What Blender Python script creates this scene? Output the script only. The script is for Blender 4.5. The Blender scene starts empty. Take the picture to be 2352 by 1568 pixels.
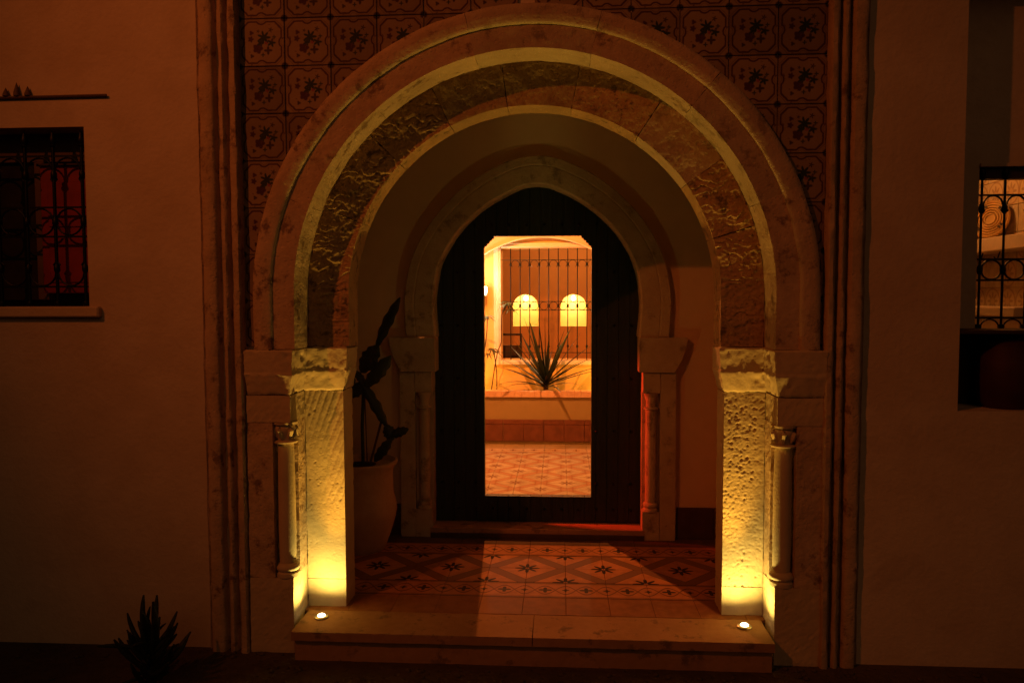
import bpy, math, random
from mathutils import Vector, Matrix, noise, Euler
random.seed(7)
R = math.radians
S = bpy.context.scene
col = S.collection

# ------------------------------------------------------------------ camera, sky, light, exposure
cam_d = bpy.data.cameras.new('camera')
cam = bpy.data.objects.new('camera', cam_d); col.objects.link(cam)
cam_d.sensor_width = 36.0
cam_d.lens = 36.0 * 1771.07 / 2352.0
cam_d.clip_start = 0.05; cam_d.clip_end = 400
yaw, pitch, roll = 0.0632, 0.0548, -0.0030
cam.location = (0.1344, -3.2884, 1.4190)
f = Vector((-math.sin(yaw) * math.cos(pitch), math.cos(yaw) * math.cos(pitch), -math.sin(pitch)))
r0 = Vector((math.cos(yaw), math.sin(yaw), 0)); u0 = r0.cross(f)
r1 = r0 * math.cos(roll) + u0 * math.sin(roll); u1 = -r0 * math.sin(roll) + u0 * math.cos(roll)
cam.rotation_euler = Matrix((r1, u1, -f)).transposed().to_euler()
S.camera = cam

world = bpy.data.worlds.new('World'); S.world = world; world.use_nodes = True
wn = world.node_tree
bg = wn.nodes.get('Background') or wn.nodes.new('ShaderNodeBackground')
sky = wn.nodes.new('ShaderNodeTexSky'); sky.sky_type = 'NISHITA'; sky.sun_disc = False
sky.sun_elevation = R(-4.0); sky.sun_rotation = R(205)
wn.links.new(sky.outputs[0], bg.inputs[0]); bg.inputs[1].default_value = 0.006

sun_d = bpy.data.lights.new('fill_sun', 'SUN'); sun_d.energy = 0.10; sun_d.angle = R(50); sun_d.color = (1, .42, .16)  # added soft amber fill that lifts the shaded parts of the night scene
fill_sun = bpy.data.objects.new('fill_sun', sun_d); col.objects.link(fill_sun)
fill_sun.rotation_euler = Vector((-.25, 1, -.55)).to_track_quat('-Z', 'Y').to_euler()

S.view_settings.view_transform = 'Standard'; S.view_settings.look = 'None'
S.view_settings.exposure = 0.0; S.view_settings.gamma = 1.0; S.view_settings.use_curve_mapping = False
S.cycles.max_bounces = 7; S.cycles.diffuse_bounces = 4; S.cycles.glossy_bounces = 3
S.cycles.use_denoising = True
S.cycles.sample_clamp_indirect = 4.0
S.cycles.caustics_reflective = False; S.cycles.caustics_refractive = False

STREET_C = (1.0, .18, .026); STREET_W = 300
UP_C = (1.0, .475, .045); UP_C2 = (1.0, .70, .16); UP_NARROW = 68; UP_WIDE = 13
COURT_C = (1.0, .255, .05); COURT_W = 235

# ------------------------------------------------------------------ helpers: objects
def tag(o, label=None, cat=None, group=None, kind=None):
    if label: o['label'] = label
    if cat: o['category'] = cat
    if group: o['group'] = group
    if kind: o['kind'] = kind
    return o

def empty(name, loc, label, cat, group=None, rz=0):
    o = bpy.data.objects.new(name, None); col.objects.link(o)
    o.location = loc; o.rotation_euler = (0, 0, rz); o.empty_display_size = .05
    return tag(o, label, cat, group)

class MB:
    """collects shapes in WORLD coordinates; build() re-origins the mesh at `org`."""
    def __init__(s): s.v = []; s.f = []
    def add(s, v, fc):
        n = len(s.v); s.v += [tuple(p) for p in v]; s.f += [tuple(i + n for i in q) for q in fc]; return s
    def box(s, x0, x1, y0, y1, z0, z1, b=0.0):
        if b <= 0:
            v = [(x, y, z) for z in (z0, z1) for y in (y0, y1) for x in (x0, x1)]
            return s.add(v, [(0, 2, 3, 1), (4, 5, 7, 6), (0, 1, 5, 4), (2, 6, 7, 3), (0, 4, 6, 2), (1, 3, 7, 5)])
        # chamfered box: three nested rectangles per end along z
        def rect(i, z): return [(x0 + i, y0, z), (x1 - i, y0, z), (x1, y0 + i, z), (x1, y1 - i, z), (x1 - i, y1, z), (x0 + i, y1, z), (x0, y1 - i, z), (x0, y0 + i, z)]
        def inn(z): return [(x0 + b, y0 + b, z), (x1 - b, y0 + b, z), (x1 - b, y0 + b, z), (x1 - b, y1 - b, z), (x1 - b, y1 - b, z), (x0 + b, y1 - b, z), (x0 + b, y1 - b, z), (x0 + b, y0 + b, z)]
        v = inn(z0) + rect(b, z0 + b) + rect(b, z1 - b) + inn(z1)
        fc = [tuple(range(7, -1, -1)), tuple(range(24, 32))]
        for k in range(3):
            for i in range(8):
                j = (i + 1) % 8; fc.append((k * 8 + i, k * 8 + j, k * 8 + 8 + j, k * 8 + 8 + i))
        return s.add(v, fc)
    def prism(s, poly, y0, y1):
        """polygon in (x, z), extruded along y"""
        n = len(poly)
        v = [(x, y0, z) for x, z in poly] + [(x, y1, z) for x, z in poly]
        fc = [tuple(range(n)), tuple(range(2 * n - 1, n - 1, -1))]
        fc += [(i, i + n, (i + 1) % n + n, (i + 1) % n) for i in range(n)]
        return s.add(v, fc)
    def tube(s, pts, r, n=8, closed=False, taper=None):
        pts = [Vector(p) for p in pts]; m = len(pts); rings = []; up = None
        for i, p in enumerate(pts):
            a = pts[(i - 1) % m] if closed or i > 0 else p
            b = pts[(i + 1) % m] if closed or i < m - 1 else p
            t = (b - a).normalized()
            if up is None:
                up = Vector((0, 0, 1)) if abs(t.z) < .9 else Vector((1, 0, 0))
            x = t.cross(up)
            if x.length < 1e-5: x = t.cross(Vector((0, 1, 0)))
            x.normalize(); y = x.cross(t)
            rr = r if taper is None else r * taper[i]
            rings.append([p + (x * math.cos(k * 2 * math.pi / n) + y * math.sin(k * 2 * math.pi / n)) * rr for k in range(n)])
        v = [q for g in rings for q in g]; fc = []
        for i in range(m if closed else m - 1):
            j = (i + 1) % m
            for k in range(n):
                l = (k + 1) % n; fc.append((i * n + k, i * n + l, j * n + l, j * n + k))
        if not closed: fc += [tuple(range(n - 1, -1, -1)), tuple(range((m - 1) * n, m * n))]
        return s.add(v, fc)
    def lathe(s, prof, c, n=20):
        """prof: (radius, z) list; axis vertical through c"""
        v = []; fc = []
        for r_, z in prof:
            v += [(c[0] + r_ * math.cos(k * 2 * math.pi / n), c[1] + r_ * math.sin(k * 2 * math.pi / n), c[2] + z) for k in range(n)]
        for i in range(len(prof) - 1):
            for k in range(n):
                l = (k + 1) % n; fc.append((i * n + k, i * n + l, i * n + n + l, i * n + n + k))
        fc += [tuple(range(n - 1, -1, -1)), tuple(range((len(prof) - 1) * n, len(prof) * n))]
        return s.add(v, fc)
    def build(s, name, mat, parent=None, smooth=False, disp=None, org=None):
        me = bpy.data.meshes.new(name)
        base = org
        if base is None:
            base = Vector(parent_world(parent)) if parent else Vector((0, 0, 0))
        base = Vector(base)
        me.from_pydata([tuple(Vector(p) - base) for p in s.v], [], s.f)
        me.materials.append(mat)
        me.update()
        if disp:
            nn = [v.normal.copy() for v in me.vertices]
            for v, no in zip(me.vertices, nn):
                v.co = v.co + no * disp(v.co + base, no)
            me.update()
        if smooth:
            me.polygons.foreach_set('use_smooth', [True] * len(me.polygons))
            me.set_sharp_from_angle(angle=R(48))
        o = bpy.data.objects.new(name, me); col.objects.link(o)
        if parent:
            o.parent = parent; o.location = base - Vector(parent_world(parent))
        else: o.location = base
        return o

def parent_world(p):
    l = Vector(p.location)
    while p.parent:
        p = p.parent; l += Vector(p.location)
    return l

def copy_tree(o, parent=None):
    c = o.copy(); col.objects.link(c)
    if parent: c.parent = parent
    for ch in list(o.children): copy_tree(ch, c)
    return c

def inst(name, me, parent, loc, rot=(0, 0, 0), scale=(1, 1, 1)):
    o = bpy.data.objects.new(name, me); col.objects.link(o); o.parent = parent
    o.location = Vector(loc) - Vector(parent_world(parent)) if parent else loc
    o.rotation_euler = rot; o.scale = scale
    return o

def catmull(pts, n):
    out = []
    P = [pts[0]] + list(pts) + [pts[-1]]
    for i in range(1, len(P) - 2):
        for k in range(n):
            t = k / n; a, b, c, d = P[i - 1], P[i], P[i + 1], P[i + 2]
            out.append(tuple(.5 * ((2 * b[j]) + (c[j] - a[j]) * t + (2 * a[j] - 5 * b[j] + 4 * c[j] - d[j]) * t * t + (3 * b[j] - a[j] - 3 * c[j] + d[j]) * t ** 3) for j in range(len(b))))
    out.append(tuple(pts[-1])); return out

# ------------------------------------------------------------------ helpers: node expressions
class X:
    nt = None
    def __init__(s, v): s.v = v
    @staticmethod
    def op(o, *a):
        n = X.nt.nodes.new('ShaderNodeMath'); n.operation = o
        for i, q in enumerate(a):
            if isinstance(q, X): X.nt.links.new(q.v, n.inputs[i])
            else: n.inputs[i].default_value = q
        return X(n.outputs[0])
    def __add__(s, o): return X.op('ADD', s, o)
    def __radd__(s, o): return X.op('ADD', o, s)
    def __sub__(s, o): return X.op('SUBTRACT', s, o)
    def __rsub__(s, o): return X.op('SUBTRACT', o, s)
    def __mul__(s, o): return X.op('MULTIPLY', s, o)
    def __rmul__(s, o): return X.op('MULTIPLY', o, s)
def xabs(a): return X.op('ABSOLUTE', a)
def xmin(a, b): return X.op('MINIMUM', a, b)
def xmax(a, b): return X.op('MAXIMUM', a, b)
def xlen(a, b): return X.op('SQRT', a * a + b * b)
def below(a, t, w=.03):
    """1 where a < t, soft edge w"""
    n = X.nt.nodes.new('ShaderNodeMapRange'); n.interpolation_type = 'SMOOTHSTEP'
    X.nt.links.new(a.v, n.inputs[0])
    n.inputs[1].default_value = t - w; n.inputs[2].default_value = t + w; n.inputs[3].default_value = 1; n.inputs[4].default_value = 0
    return X(n.outputs[0])
def mix(colour, b, fac):
    n = X.nt.nodes.new('ShaderNodeMix'); n.data_type = 'RGBA'
    X.nt.links.new(fac.v, n.inputs[0])
    for k, c in ((6, colour), (7, b)):
        if isinstance(c, tuple): n.inputs[k].default_value = (*c, 1)
        else: X.nt.links.new(c, n.inputs[k])
    return n.outputs[2]

def new_mat(name, rough=.7, spec=.3):
    m = bpy.data.materials.new(name); m.use_nodes = True
    nt = m.node_tree; X.nt = nt
    b = nt.nodes['Principled BSDF']; b.inputs['Roughness'].default_value = rough
    b.inputs['Specular IOR Level'].default_value = spec
    return m, nt, b

def tex(nt, kind, scale, detail=4, coord='Object', vec=None, rough=.55):
    if vec is None:
        tc = nt.nodes.new('ShaderNodeTexCoord'); vec = tc.outputs[coord]
    n = nt.nodes.new('ShaderNodeTexNoise' if kind == 'noise' else 'ShaderNodeTexVoronoi')
    nt.links.new(vec, n.inputs['Vector']); n.inputs['Scale'].default_value = scale
    if kind == 'noise':
        n.inputs['Detail'].default_value = detail; n.inputs['Roughness'].default_value = rough
    return n

def geo_vec(nt, sc=(1, 1, 1), rot=(0, 0, 0)):
    g = nt.nodes.new('ShaderNodeNewGeometry'); mp = nt.nodes.new('ShaderNodeMapping')
    nt.links.new(g.outputs['Position'], mp.inputs[0]); mp.inputs['Scale'].default_value = sc; mp.inputs['Rotation'].default_value = rot
    return mp.outputs[0]

def rough_mat(name, c1, c2, rough=.85, scale=6, bump=.25, bscale=60, pits=0, c3=None, stretch=(1, 1, 1), spec=.25):
    """mottled mineral surface: two-tone wear, fine grain bump, optional pits"""
    m, nt, b = new_mat(name, rough, spec)
    v = geo_vec(nt, stretch)
    n1 = tex(nt, 'noise', scale, 6, vec=v); n2 = tex(nt, 'noise', scale * 5.3, 5, vec=v)
    a = X(n1.outputs[0]) * .65 + X(n2.outputs[0]) * .35
    fac = below(a, .5, .16)
    c = mix(c1, c2, fac)
    if c3:
        n3 = tex(nt, 'noise', scale * 1.9, 7, vec=v, rough=.7); c = mix(c, c3, 1 - below(X(n3.outputs[0]), .60, .06))
    nt.links.new(c, b.inputs['Base Color'])
    nb = tex(nt, 'noise', bscale, 6, vec=v, rough=.65)
    h = X(nb.outputs[0])
    if pits:
        vo = tex(nt, 'voronoi', bscale * .8, vec=v); h = h - below(X(vo.outputs['Distance']), .22, .12) * pits
    nlow = tex(nt, 'noise', 3.0, 3, vec=v); h = h + X(nlow.outputs[0]) * 1.4
    bp = nt.nodes.new('ShaderNodeBump'); bp.inputs['Strength'].default_value = bump; bp.inputs['Distance'].default_value = .02
    nt.links.new(h.v, bp.inputs['Height']); nt.links.new(bp.outputs[0], b.inputs['Normal'])
    return m

def plain(name, c, rough=.5, metal=0, spec=.4, emit=None, es=0, var=.25):
    m, nt, b = new_mat(name, rough, spec)
    v = geo_vec(nt); n = tex(nt, 'noise', 14, 4, vec=v)
    d = tuple(q * (1 - var) for q in c)
    nt.links.new(mix(c, d, below(X(n.outputs[0]), .5, .2)), b.inputs['Base Color'])
    b.inputs['Metallic'].default_value = metal
    if emit:
        b.inputs['Emission Color'].default_value = (*emit, 1); b.inputs['Emission Strength'].default_value = es
    return m

M = {}
M['plaster'] = rough_mat('facade_plaster', (.61, .51, .39), (.50, .395, .28), .9, 1.1, .30, 34, 0, (.53, .43, .315))
M['plaster_in'] = rough_mat('vestibule_plaster', (.62, .47, .32), (.56, .42, .28), .9, 2.5, .10, 40)
M['stone'] = rough_mat('limestone', (.46, .37, .25), (.38, .29, .19), .85, 5, .25, 70, .6, (.24, .18, .11))
M['stone_l'] = rough_mat('limestone_pale', (.52, .42, .27), (.45, .36, .23), .85, 5, .12, 80, .4)
M['stone_d'] = rough_mat('limestone_weathered', (.44, .29, .15), (.33, .21, .105), .9, 9, .4, 60, .8, (.13, .09, .05))
M['stone_g'] = rough_mat('limestone_grey', (.36, .25, .13), (.28, .19, .10), .9, 9, .35, 60, .6)
M['mould'] = rough_mat('moulding_stone', (.52, .39, .26), (.40, .29, .18), .85, 6, .3, 60, .4, (.2, .13, .08))
M['slab'] = rough_mat('step_stone', (.37, .22, .125), (.30, .175, .095), .8, 5, .12, 60, .2, (.17, .11, .07), spec=.03)
M['ground'] = rough_mat('street_paving', (.10, .08, .06), (.06, .05, .04), .9, 4, .5, 30, .5)
M['dark_tile'] = plain('dark_skirting', (.075, .045, .035), .35)
M['iron'] = plain('wrought_iron', (.012, .014, .013), .45, .6)
M['door'] = rough_mat('dark_painted_wood', (.028, .040, .044), (.018, .026, .029), .5, 8, .3, 40, 0, stretch=(6, 6, .5))
M['red_wood'] = plain('red_painted_wood', (.24, .020, .012), .5)
M['dark_wood'] = plain('dark_wood', (.035, .018, .010), .6)
M['terracotta'] = rough_mat('pale_clay', (.46, .33, .21), (.38, .26, .16), .85, 6, .15, 50, .3)
M['soil'] = rough_mat('soil', (.03, .02, .012), (.015, .010, .007), .95, 20, .8, 40)
M['cactus'] = plain('cactus_skin', (.022, .032, .015), .5)
M['fleshy'] = plain('succulent_leaf', (.020, .030, .016), .6)
M['yucca'] = plain('yucca_leaf', (.022, .042, .026), .45, var=.5)
M['leaf'] = plain('shrub_leaf', (.06, .075, .02), .5)
M['stem'] = plain('woody_stem', (.09, .05, .025), .8)
M['court_paint'] = rough_mat('ochre_wall_paint', (.78, .54, .20), (.72, .48, .17), .85, 2, .08, 40)
M['court_cream'] = rough_mat('cream_wall_paint', (.74, .60, .40), (.68, .53, .34), .85, 2, .08, 40)
M['planter_wall'] = rough_mat('planter_render', (.31, .27, .13), (.28, .24, .115), .85, 3, .08, 40)
M['coping'] = rough_mat('coping_brick', (.66, .50, .34), (.58, .42, .28), .8, 12, .3, 60)
M['skirt_tile'] = plain('maroon_skirting', (.17, .07, .045), .4, var=.3)
M['white_trim'] = plain('white_trim', (.80, .70, .55), .6, var=.1)
M['room_wall'] = rough_mat('salon_wall', (.55, .27, .08), (.50, .24, .07), .85, 2, .05, 40)
M['niche'] = rough_mat('niche_plaster', (.80, .68, .35), (.76, .62, .30), .8, 2, .05, 40)
M['straw'] = plain('woven_straw', (.62, .40, .14), .8)
M['clay'] = plain('glazed_clay', (.30, .10, .04), .4)
M['shelf'] = rough_mat('shelf_plaster', (.55, .45, .32), (.48, .38, .26), .8, 5, .1, 40)
M['glass'] = plain('dark_window_glass', (.035, .028, .016), .12, spec=.5)
M['beam'] = plain('wood_lintel', (.12, .075, .04), .7)
M['metal'] = plain('brushed_steel', (.5, .47, .42), .35, .9)
M['up_lens'] = plain('lit_lens', (.9, .8, .5), .3, emit=(1, .86, .5), es=14)
M['bulb'] = plain('lit_bulb', (.9, .8, .6), .3, emit=(1, .82, .45), es=30)
M['red_bulb'] = plain('lit_red_bulb', (.9, .1, .05), .3, emit=(1, .06, .01), es=6)
M['street_glass'] = plain('lit_street_glass', (.9, .6, .2), .3, emit=STREET_C, es=5)

def wall_tile_mat():
    m, nt, b = new_mat('floral_glazed_tile', .55, .12)
    tc = nt.nodes.new('ShaderNodeTexCoord'); sp = nt.nodes.new('ShaderNodeSeparateXYZ'); nt.links.new(tc.outputs['Object'], sp.inputs[0])
    nz = tex(nt, 'noise', 60, 3); w = (X(nz.outputs[0]) - .5) * .05
    u = X(sp.outputs[0]) * 10 + w; v = X(sp.outputs[2]) * 10 + w
    a = xabs(u); c = xabs(v)
    d1 = xmax(xmax(a, c), (a + c) * .60) - .86
    d2 = .24 - xmin(xlen(a, c - 1.0), xlen(a - 1.0, c))
    D = xmax(d1, d2)
    line = below(xabs(D), .033, .022); line2 = below(xabs(D - .085), .012, .016) * .5
    corner = below(xlen(a - 1, c - 1), .15, .04); edge = 1 - below(xmax(a, c), .965, .02)
    base = mix((.26, .185, .115), (.215, .15, .095), below(X(tex(nt, 'noise', 9, 3).outputs[0]), .5, .2))
    red = mix(base, (.06, .022, .014), xmin(line + line2, 1.0)); red = mix(red, (.035, .020, .018), xmax(corner, edge * .35))
    outc = red
    def star(x, y, r_, k, amp, colour, prev):
        dx = u - x; dy = v - y
        th = X.op('ARCTAN2', dy, dx); rr = xlen(dx, dy)
        lim = X.op('COSINE', th * float(k)) * (r_ * amp) + r_
        return mix(prev, colour, below(rr - lim, 0.0, .035))
    G = (.020, .030, .016); P = (.060, .020, .030); B = (.05, .028, .015)
    for q in ((-.17, -.25, .20, 5, .16, P), (.10, .20, .21, 7, .40, G), (-.05, -.02, .12, 5, .35, G), (.43, -.02, .14, 5, .38, G), (.28, -.34, .13, 4, .42, B),
              (-.44, .40, .085, 3, .25, P), (-.47, .14, .11, 5, .2, P), (-.43, -.57, .075, 3, .25, B), (.40, .52, .07, 5, .6, B), (.20, -.03, .06, 5, .2, (.22, .05, .03)),
              (-.15, .47, .05, 5, .5, B), (.55, .22, .06, 4, .5, G), (.05, -.52, .06, 4, .5, G)):
        outc = star(*q, outc)
    oi = nt.nodes.new('ShaderNodeObjectInfo'); hs = nt.nodes.new('ShaderNodeHueSaturation')
    val = X(oi.outputs['Random']) * .45 + .72; nt.links.new(val.v, hs.inputs['Value']); nt.links.new(outc, hs.inputs['Color'])
    sp_ = tex(nt, 'noise', 35, 5); outc = mix(hs.outputs[0], (.10, .05, .03), 1 - below(X(sp_.outputs[0]), .66, .05))
    nt.links.new(outc, b.inputs['Base Color'])
    return m
M['wall_tile'] = wall_tile_mat()

def floor_mat(name, kind, cream, band, dark, rough=.6, acc=None, wear=.5):
    m, nt, b = new_mat(name, rough, .02)
    tc = nt.nodes.new('ShaderNodeTexCoord'); sp = nt.nodes.new('ShaderNodeSeparateXYZ'); nt.links.new(tc.outputs['Object'], sp.inputs[0])
    u = X(sp.outputs[0]) * 10; v = X(sp.outputs[1]) * 10
    gv = geo_vec(nt); nz = tex(nt, 'noise', 22, 6, vec=gv); nl = tex(nt, 'noise', 3, 4, vec=gv)
    c = mix(cream, tuple(q * .72 for q in cream), below(X(nz.outputs[0]) * .5 + X(nl.outputs[0]) * .5, .5, .12))
    def star(x, y, r_, k, amp, colour, prev, ph=0.0):
        dx = u - x; dy = v - y
        th = X.op('ARCTAN2', dy, dx); rr = xlen(dx, dy)
        lim = X.op('COSINE', th * float(k) + ph) * (r_ * amp) + r_
        return mix(prev, colour, below(rr - lim, 0.0, .03))
    if kind == 'lattice':
        c = mix(c, band, below(xabs(u + v), .40, .03))
        c = mix(c, tuple(q * .6 for q in band), below(xabs(xabs(u + v) - .40), .035, .02))
        for s_ in (1, -1):
            c = star(s_, s_, .46, 8, .45, dark, c)
            c = star(s_, s_, .10, 8, .2, cream, c)
        if acc: c = star(-.55, .55, .2, 4, .4, acc, c); c = star(.55, -.55, .2, 4, .4, acc, c)
    elif kind == 'border':
        for s_ in (.93, .80):
            c = mix(c, dark, below(xabs(xabs(v) - s_), .045 if s_ > .9 else .02, .02))
        sw = X.op('COSINE', u * math.pi) * .52
        c = mix(c, band, below(xabs(v - sw), .055, .03)); c = mix(c, band, below(xabs(v + sw), .055, .03))
        c = star(0, 0, .23, 4, .45, dark, c); c = star(1, 0, .14, 4, .3, acc or dark, c); c = star(-1, 0, .14, 4, .3, acc or dark, c)
    nt.links.new(c, b.inputs['Base Color'])
    ro = X(nz.outputs[0]) * .35 + rough * .6
    nt.links.new(ro.v, b.inputs['Roughness'])
    bp = nt.nodes.new('ShaderNodeBump'); bp.inputs['Strength'].default_value = .10; bp.inputs['Distance'].default_value = .01
    nt.links.new(nz.outputs[0], bp.inputs['Height']); nt.links.new(bp.outputs[0], b.inputs['Normal'])
    return m
M['lattice'] = floor_mat('lattice_cement_tile', 'lattice', (.50, .225, .10), (.21, .11, .068), (.035, .025, .022), acc=None)
M['border'] = floor_mat('border_cement_tile', 'border', (.47, .21, .095), (.15, .07, .04), (.05, .035, .03))
M['plain_tile'] = floor_mat('plain_cement_tile', 'none', (.30, .14, .065), (.1, .1, .1), (.1, .1, .1))
M['dark_plain'] = floor_mat('dark_cement_tile', 'none', (.13, .085, .055), (.1, .1, .1), (.1, .1, .1))
M['c_lattice'] = floor_mat('courtyard_lattice_tile', 'lattice', (.44, .40, .28), (.35, .23, .14), (.22, .135, .08), acc=(.28, .155, .085))
M['c_border'] = floor_mat('courtyard_border_tile', 'border', (.50, .42, .27), (.36, .22, .12), (.18, .08, .04))
M['c_plain'] = floor_mat('courtyard_plain_tile', 'none', (.36, .30, .17), (.1, .1, .1), (.1, .1, .1))

# ------------------------------------------------------------------ relief functions
def fr(p, s, o=4, h=.6): return noise.fractal(Vector(p) * s, h, 2.0, o)
def pit(p, s, thr):
    d = noise.voronoi(Vector(p) * s)[0][0]
    return min(0, (d - thr)) / thr if d < thr else 0
def relief_soft(p, no):           # gently worn block with a few pits and slanting chisel strokes
    d = .0010 * fr(p, 9) + .00022 * fr(p, 90, 3)
    gate = noise.noise(Vector((p.x * 4 + 3, p.y * 3, p.z * 2.2)))
    q = (p.x + .16) * 1.0 - (p.z - .5) * .42 - .5 * (p.x + .9) ** 2 * 3
    if p.z > .50 + .25 * (p.x + .86): d -= .0052 * max(0, math.sin(q * 190 + 1.6 * noise.noise(p * 5)) - .30) * max(0, min(1, gate + .75))
    if noise.noise(Vector(p) * 9 + Vector((5, 2, 1))) > .12: d += .0045 * pit(p, 46, .24)
    return d
def relief_pitted(p, no):         # very pitted shelly limestone
    p = Vector(p)
    d = .0008 * fr(p, 48, 5, .5) + .0007 * fr(p, 150, 3) + .0012 * fr(p, 9, 2)
    g = noise.noise(p * 5) + .35
    d += .0042 * max(0, min(1, g + .4)) * pit(p, 75, .45)
    if noise.noise(p * 6 + Vector((3, 1, 7))) > .05: d += .0095 * pit(p + Vector((.3, .7, .1)), 38, .27)
    return d
def relief_hewn(p, no):           # rough hewn voussoir: overlapping splintered ledges, each thickest at its lower edge
    p = Vector(p)
    d = 0.0
    for k, (ps, A) in enumerate(((.040, .0105), (.023, .0055))):
        o_ = Vector((k * 5.1, 2.3, k * 1.7))
        u = p.z / ps + 1.7 * noise.noise(p * 9 + o_) + .9 * noise.noise(p * 24 + o_) + p.x * 3.0
        fu = u - math.floor(u)
        m_ = max(0.0, min(1.0, noise.noise(Vector((p.x * 11, p.y, p.z * 13)) + o_) * 2.2 + .45))
        d += A * .8 * m_ * (1 - fu) * min(1.0, fu * 7)
    return d + .0034 * fr(p, 50, 4) + .002 * fr(p, 12, 2) - .004
def relief_fine(p, no): return .0016 * fr(p, 14) + .0008 * fr(p, 70, 3)
def relief_worn(p, no):
    return .0030 * fr(p, 11, 4) + .0012 * fr(p, 60, 3) + (.005 * pit(p, 22, .25) if noise.noise(p * 7) > .15 else 0)

def dense(poly, step, closed=True):
    out = []; n = len(poly)
    for i in range(n if closed else n - 1):
        a = Vector(poly[i]); b = Vector(poly[(i + 1) % n]); k = max(1, int(round((b - a).length / step)))
        for j in range(k): out.append(a.lerp(b, j / k))
    return out

def column_block(poly, z0, z1, step):
    """closed (x, y) outline extruded in z with a fine grid, for relief"""
    pr = dense(poly, step); n = len(pr); nz = max(2, int((z1 - z0) / step)); mb = MB()
    v = [(p.x, p.y, z0 + (z1 - z0) * k / nz) for k in range(nz + 1) for p in pr]
    fc = [(k * n + i, k * n + (i + 1) % n, (k + 1) * n + (i + 1) % n, (k + 1) * n + i) for k in range(nz) for i in range(n)]
    fc += [tuple(range(n - 1, -1, -1)), tuple(range(nz * n, nz * n + n))]
    return mb.add(v, fc)

CX, CZ = .006, 1.435                  # centre of the big arch
def arc(r, t):                        # t in radians; straight legs below the springing
    if t < 0: return (CX + r, CZ + t)
    if t > math.pi: return (CX - r, CZ - (t - math.pi))
    return (CX + r * math.cos(t), CZ + r * math.sin(t) * (1 + .006 * math.sin(t) ** 6))
LEG = CZ - 1.205
def voussoir(prof, t0, t1, step):
    """prof: closed (radius, y) outline swept along the arch"""
    pr = dense(prof, step); n = len(pr); rm = sum(p.x for p in pr) / n
    nt_ = max(2, int((t1 - t0) * rm / step)); mb = MB(); v = []
    for k in range(nt_ + 1):
        t = t0 + (t1 - t0) * k / nt_
        for p in pr:
            x, z = arc(p.x, t); v.append((x, p.y, z))
    fc = [(k * n + i, k * n + (i + 1) % n, (k + 1) * n + (i + 1) % n, (k + 1) * n + i) for k in range(nt_) for i in range(n)]
    fc += [tuple(range(n - 1, -1, -1)), tuple(range(nt_ * n, nt_ * n + n))]
    return mb.add(v, fc)

# ------------------------------------------------------------------ setting: ground
g = MB(); n = 60
for j in range(n + 1):
    for i in range(n + 1):
        g.v.append((-30 + i, -40 + j * 1.1, -.135))
for j in range(n):
    for i in range(n): g.f.append((j * (n + 1) + i, j * (n + 1) + i + 1, (j + 1) * (n + 1) + i + 1, (j + 1) * (n + 1) + i))
tag(g.build('street_ground', M['ground']), kind='structure')

# ------------------------------------------------------------------ facade wall
LW = (-2.93, -1.945, 1.392, 2.176)        # left window opening x0 x1 z0 z1
RW = (1.777, 2.95, .95, 2.80)             # right niche
w = MB(); D = .33
w.box(-9, LW[0], 0, D, -.135, 5); w.box(LW[0], LW[1], 0, D, -.135, LW[2]); w.box(LW[0], LW[1], 0, D, LW[3], 5); w.box(LW[1], -1.24, 0, D, -.135, 5)
w.box(1.235, RW[0], 0, D, -.135, 5); w.box(RW[0], RW[1], 0, D, -.135, RW[2]); w.box(RW[0], RW[1], 0, D, RW[3], 5); w.box(RW[1], 9, 0, D, -.135, 5)
# backing above the arch, behind tiles and ring
N = 48; rb = 1.11
for k in range(N):
    t0 = math.pi * k / N; t1 = math.pi * (k + 1) / N
    (xa, za), (xb, zb) = arc(rb, t0), arc(rb, t1)
    w.add([(xa, .012, za), (xb, .012, zb), (xb, .012, 5), (xa, .012, 5), (xa, D, za), (xb, D, zb), (xb, D, 5), (xa, D, 5)], [(0, 1, 2, 3), (4, 7, 6, 5), (0, 4, 5, 1)])
w.box(-1.238, CX - rb, .012, D, 1.2, 5); w.box(CX + rb, 1.233, .012, D, 1.2, 5)
tag(w.build('facade_wall', M['plaster']), 'long cream plastered street wall lit amber around the arched portal', 'wall')

# ------------------------------------------------------------------ portal
portal = empty('portal', (0, 0, 0), 'carved stone horseshoe portal with double arch framing the doorstep', 'archway')
# fluted frame mouldings beside the tile panels
def moulding(x0, x1, z0, z1, flip):
    w_ = x1 - x0
    prof = [(0, .02), (0, -.012), (.006, -.004), (.014, -.004), (.020, -.036), (.030, -.042), (.072, -.042), (.080, -.034), (.086, -.002), (.098, .000), (.104, -.034), (.114, -.044), (.124, -.044), (.132, -.034), (.136, -.004), (.148, -.004), (.154, -.042), (.164, -.052), (.184, -.052), (.190, -.044), (.190, .02)]
    prof = [(x0 + q * w_ / .19, y) for q, y in prof] if not flip else [(x1 - q * w_ / .19, y) for q, y in prof][::-1]
    mb = column_block(prof, z0, z1, .02)
    return mb.build('frame_moulding', M['mould'], portal, True, lambda p, no: .0045 * fr(p, 5, 3) + .0018 * fr(p, 40, 3))
for a in ((-1.425, -1.238, -.15, 3.4, False), (1.224, 1.385, -.15, 3.4, True)):
    moulding(*a)
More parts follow.
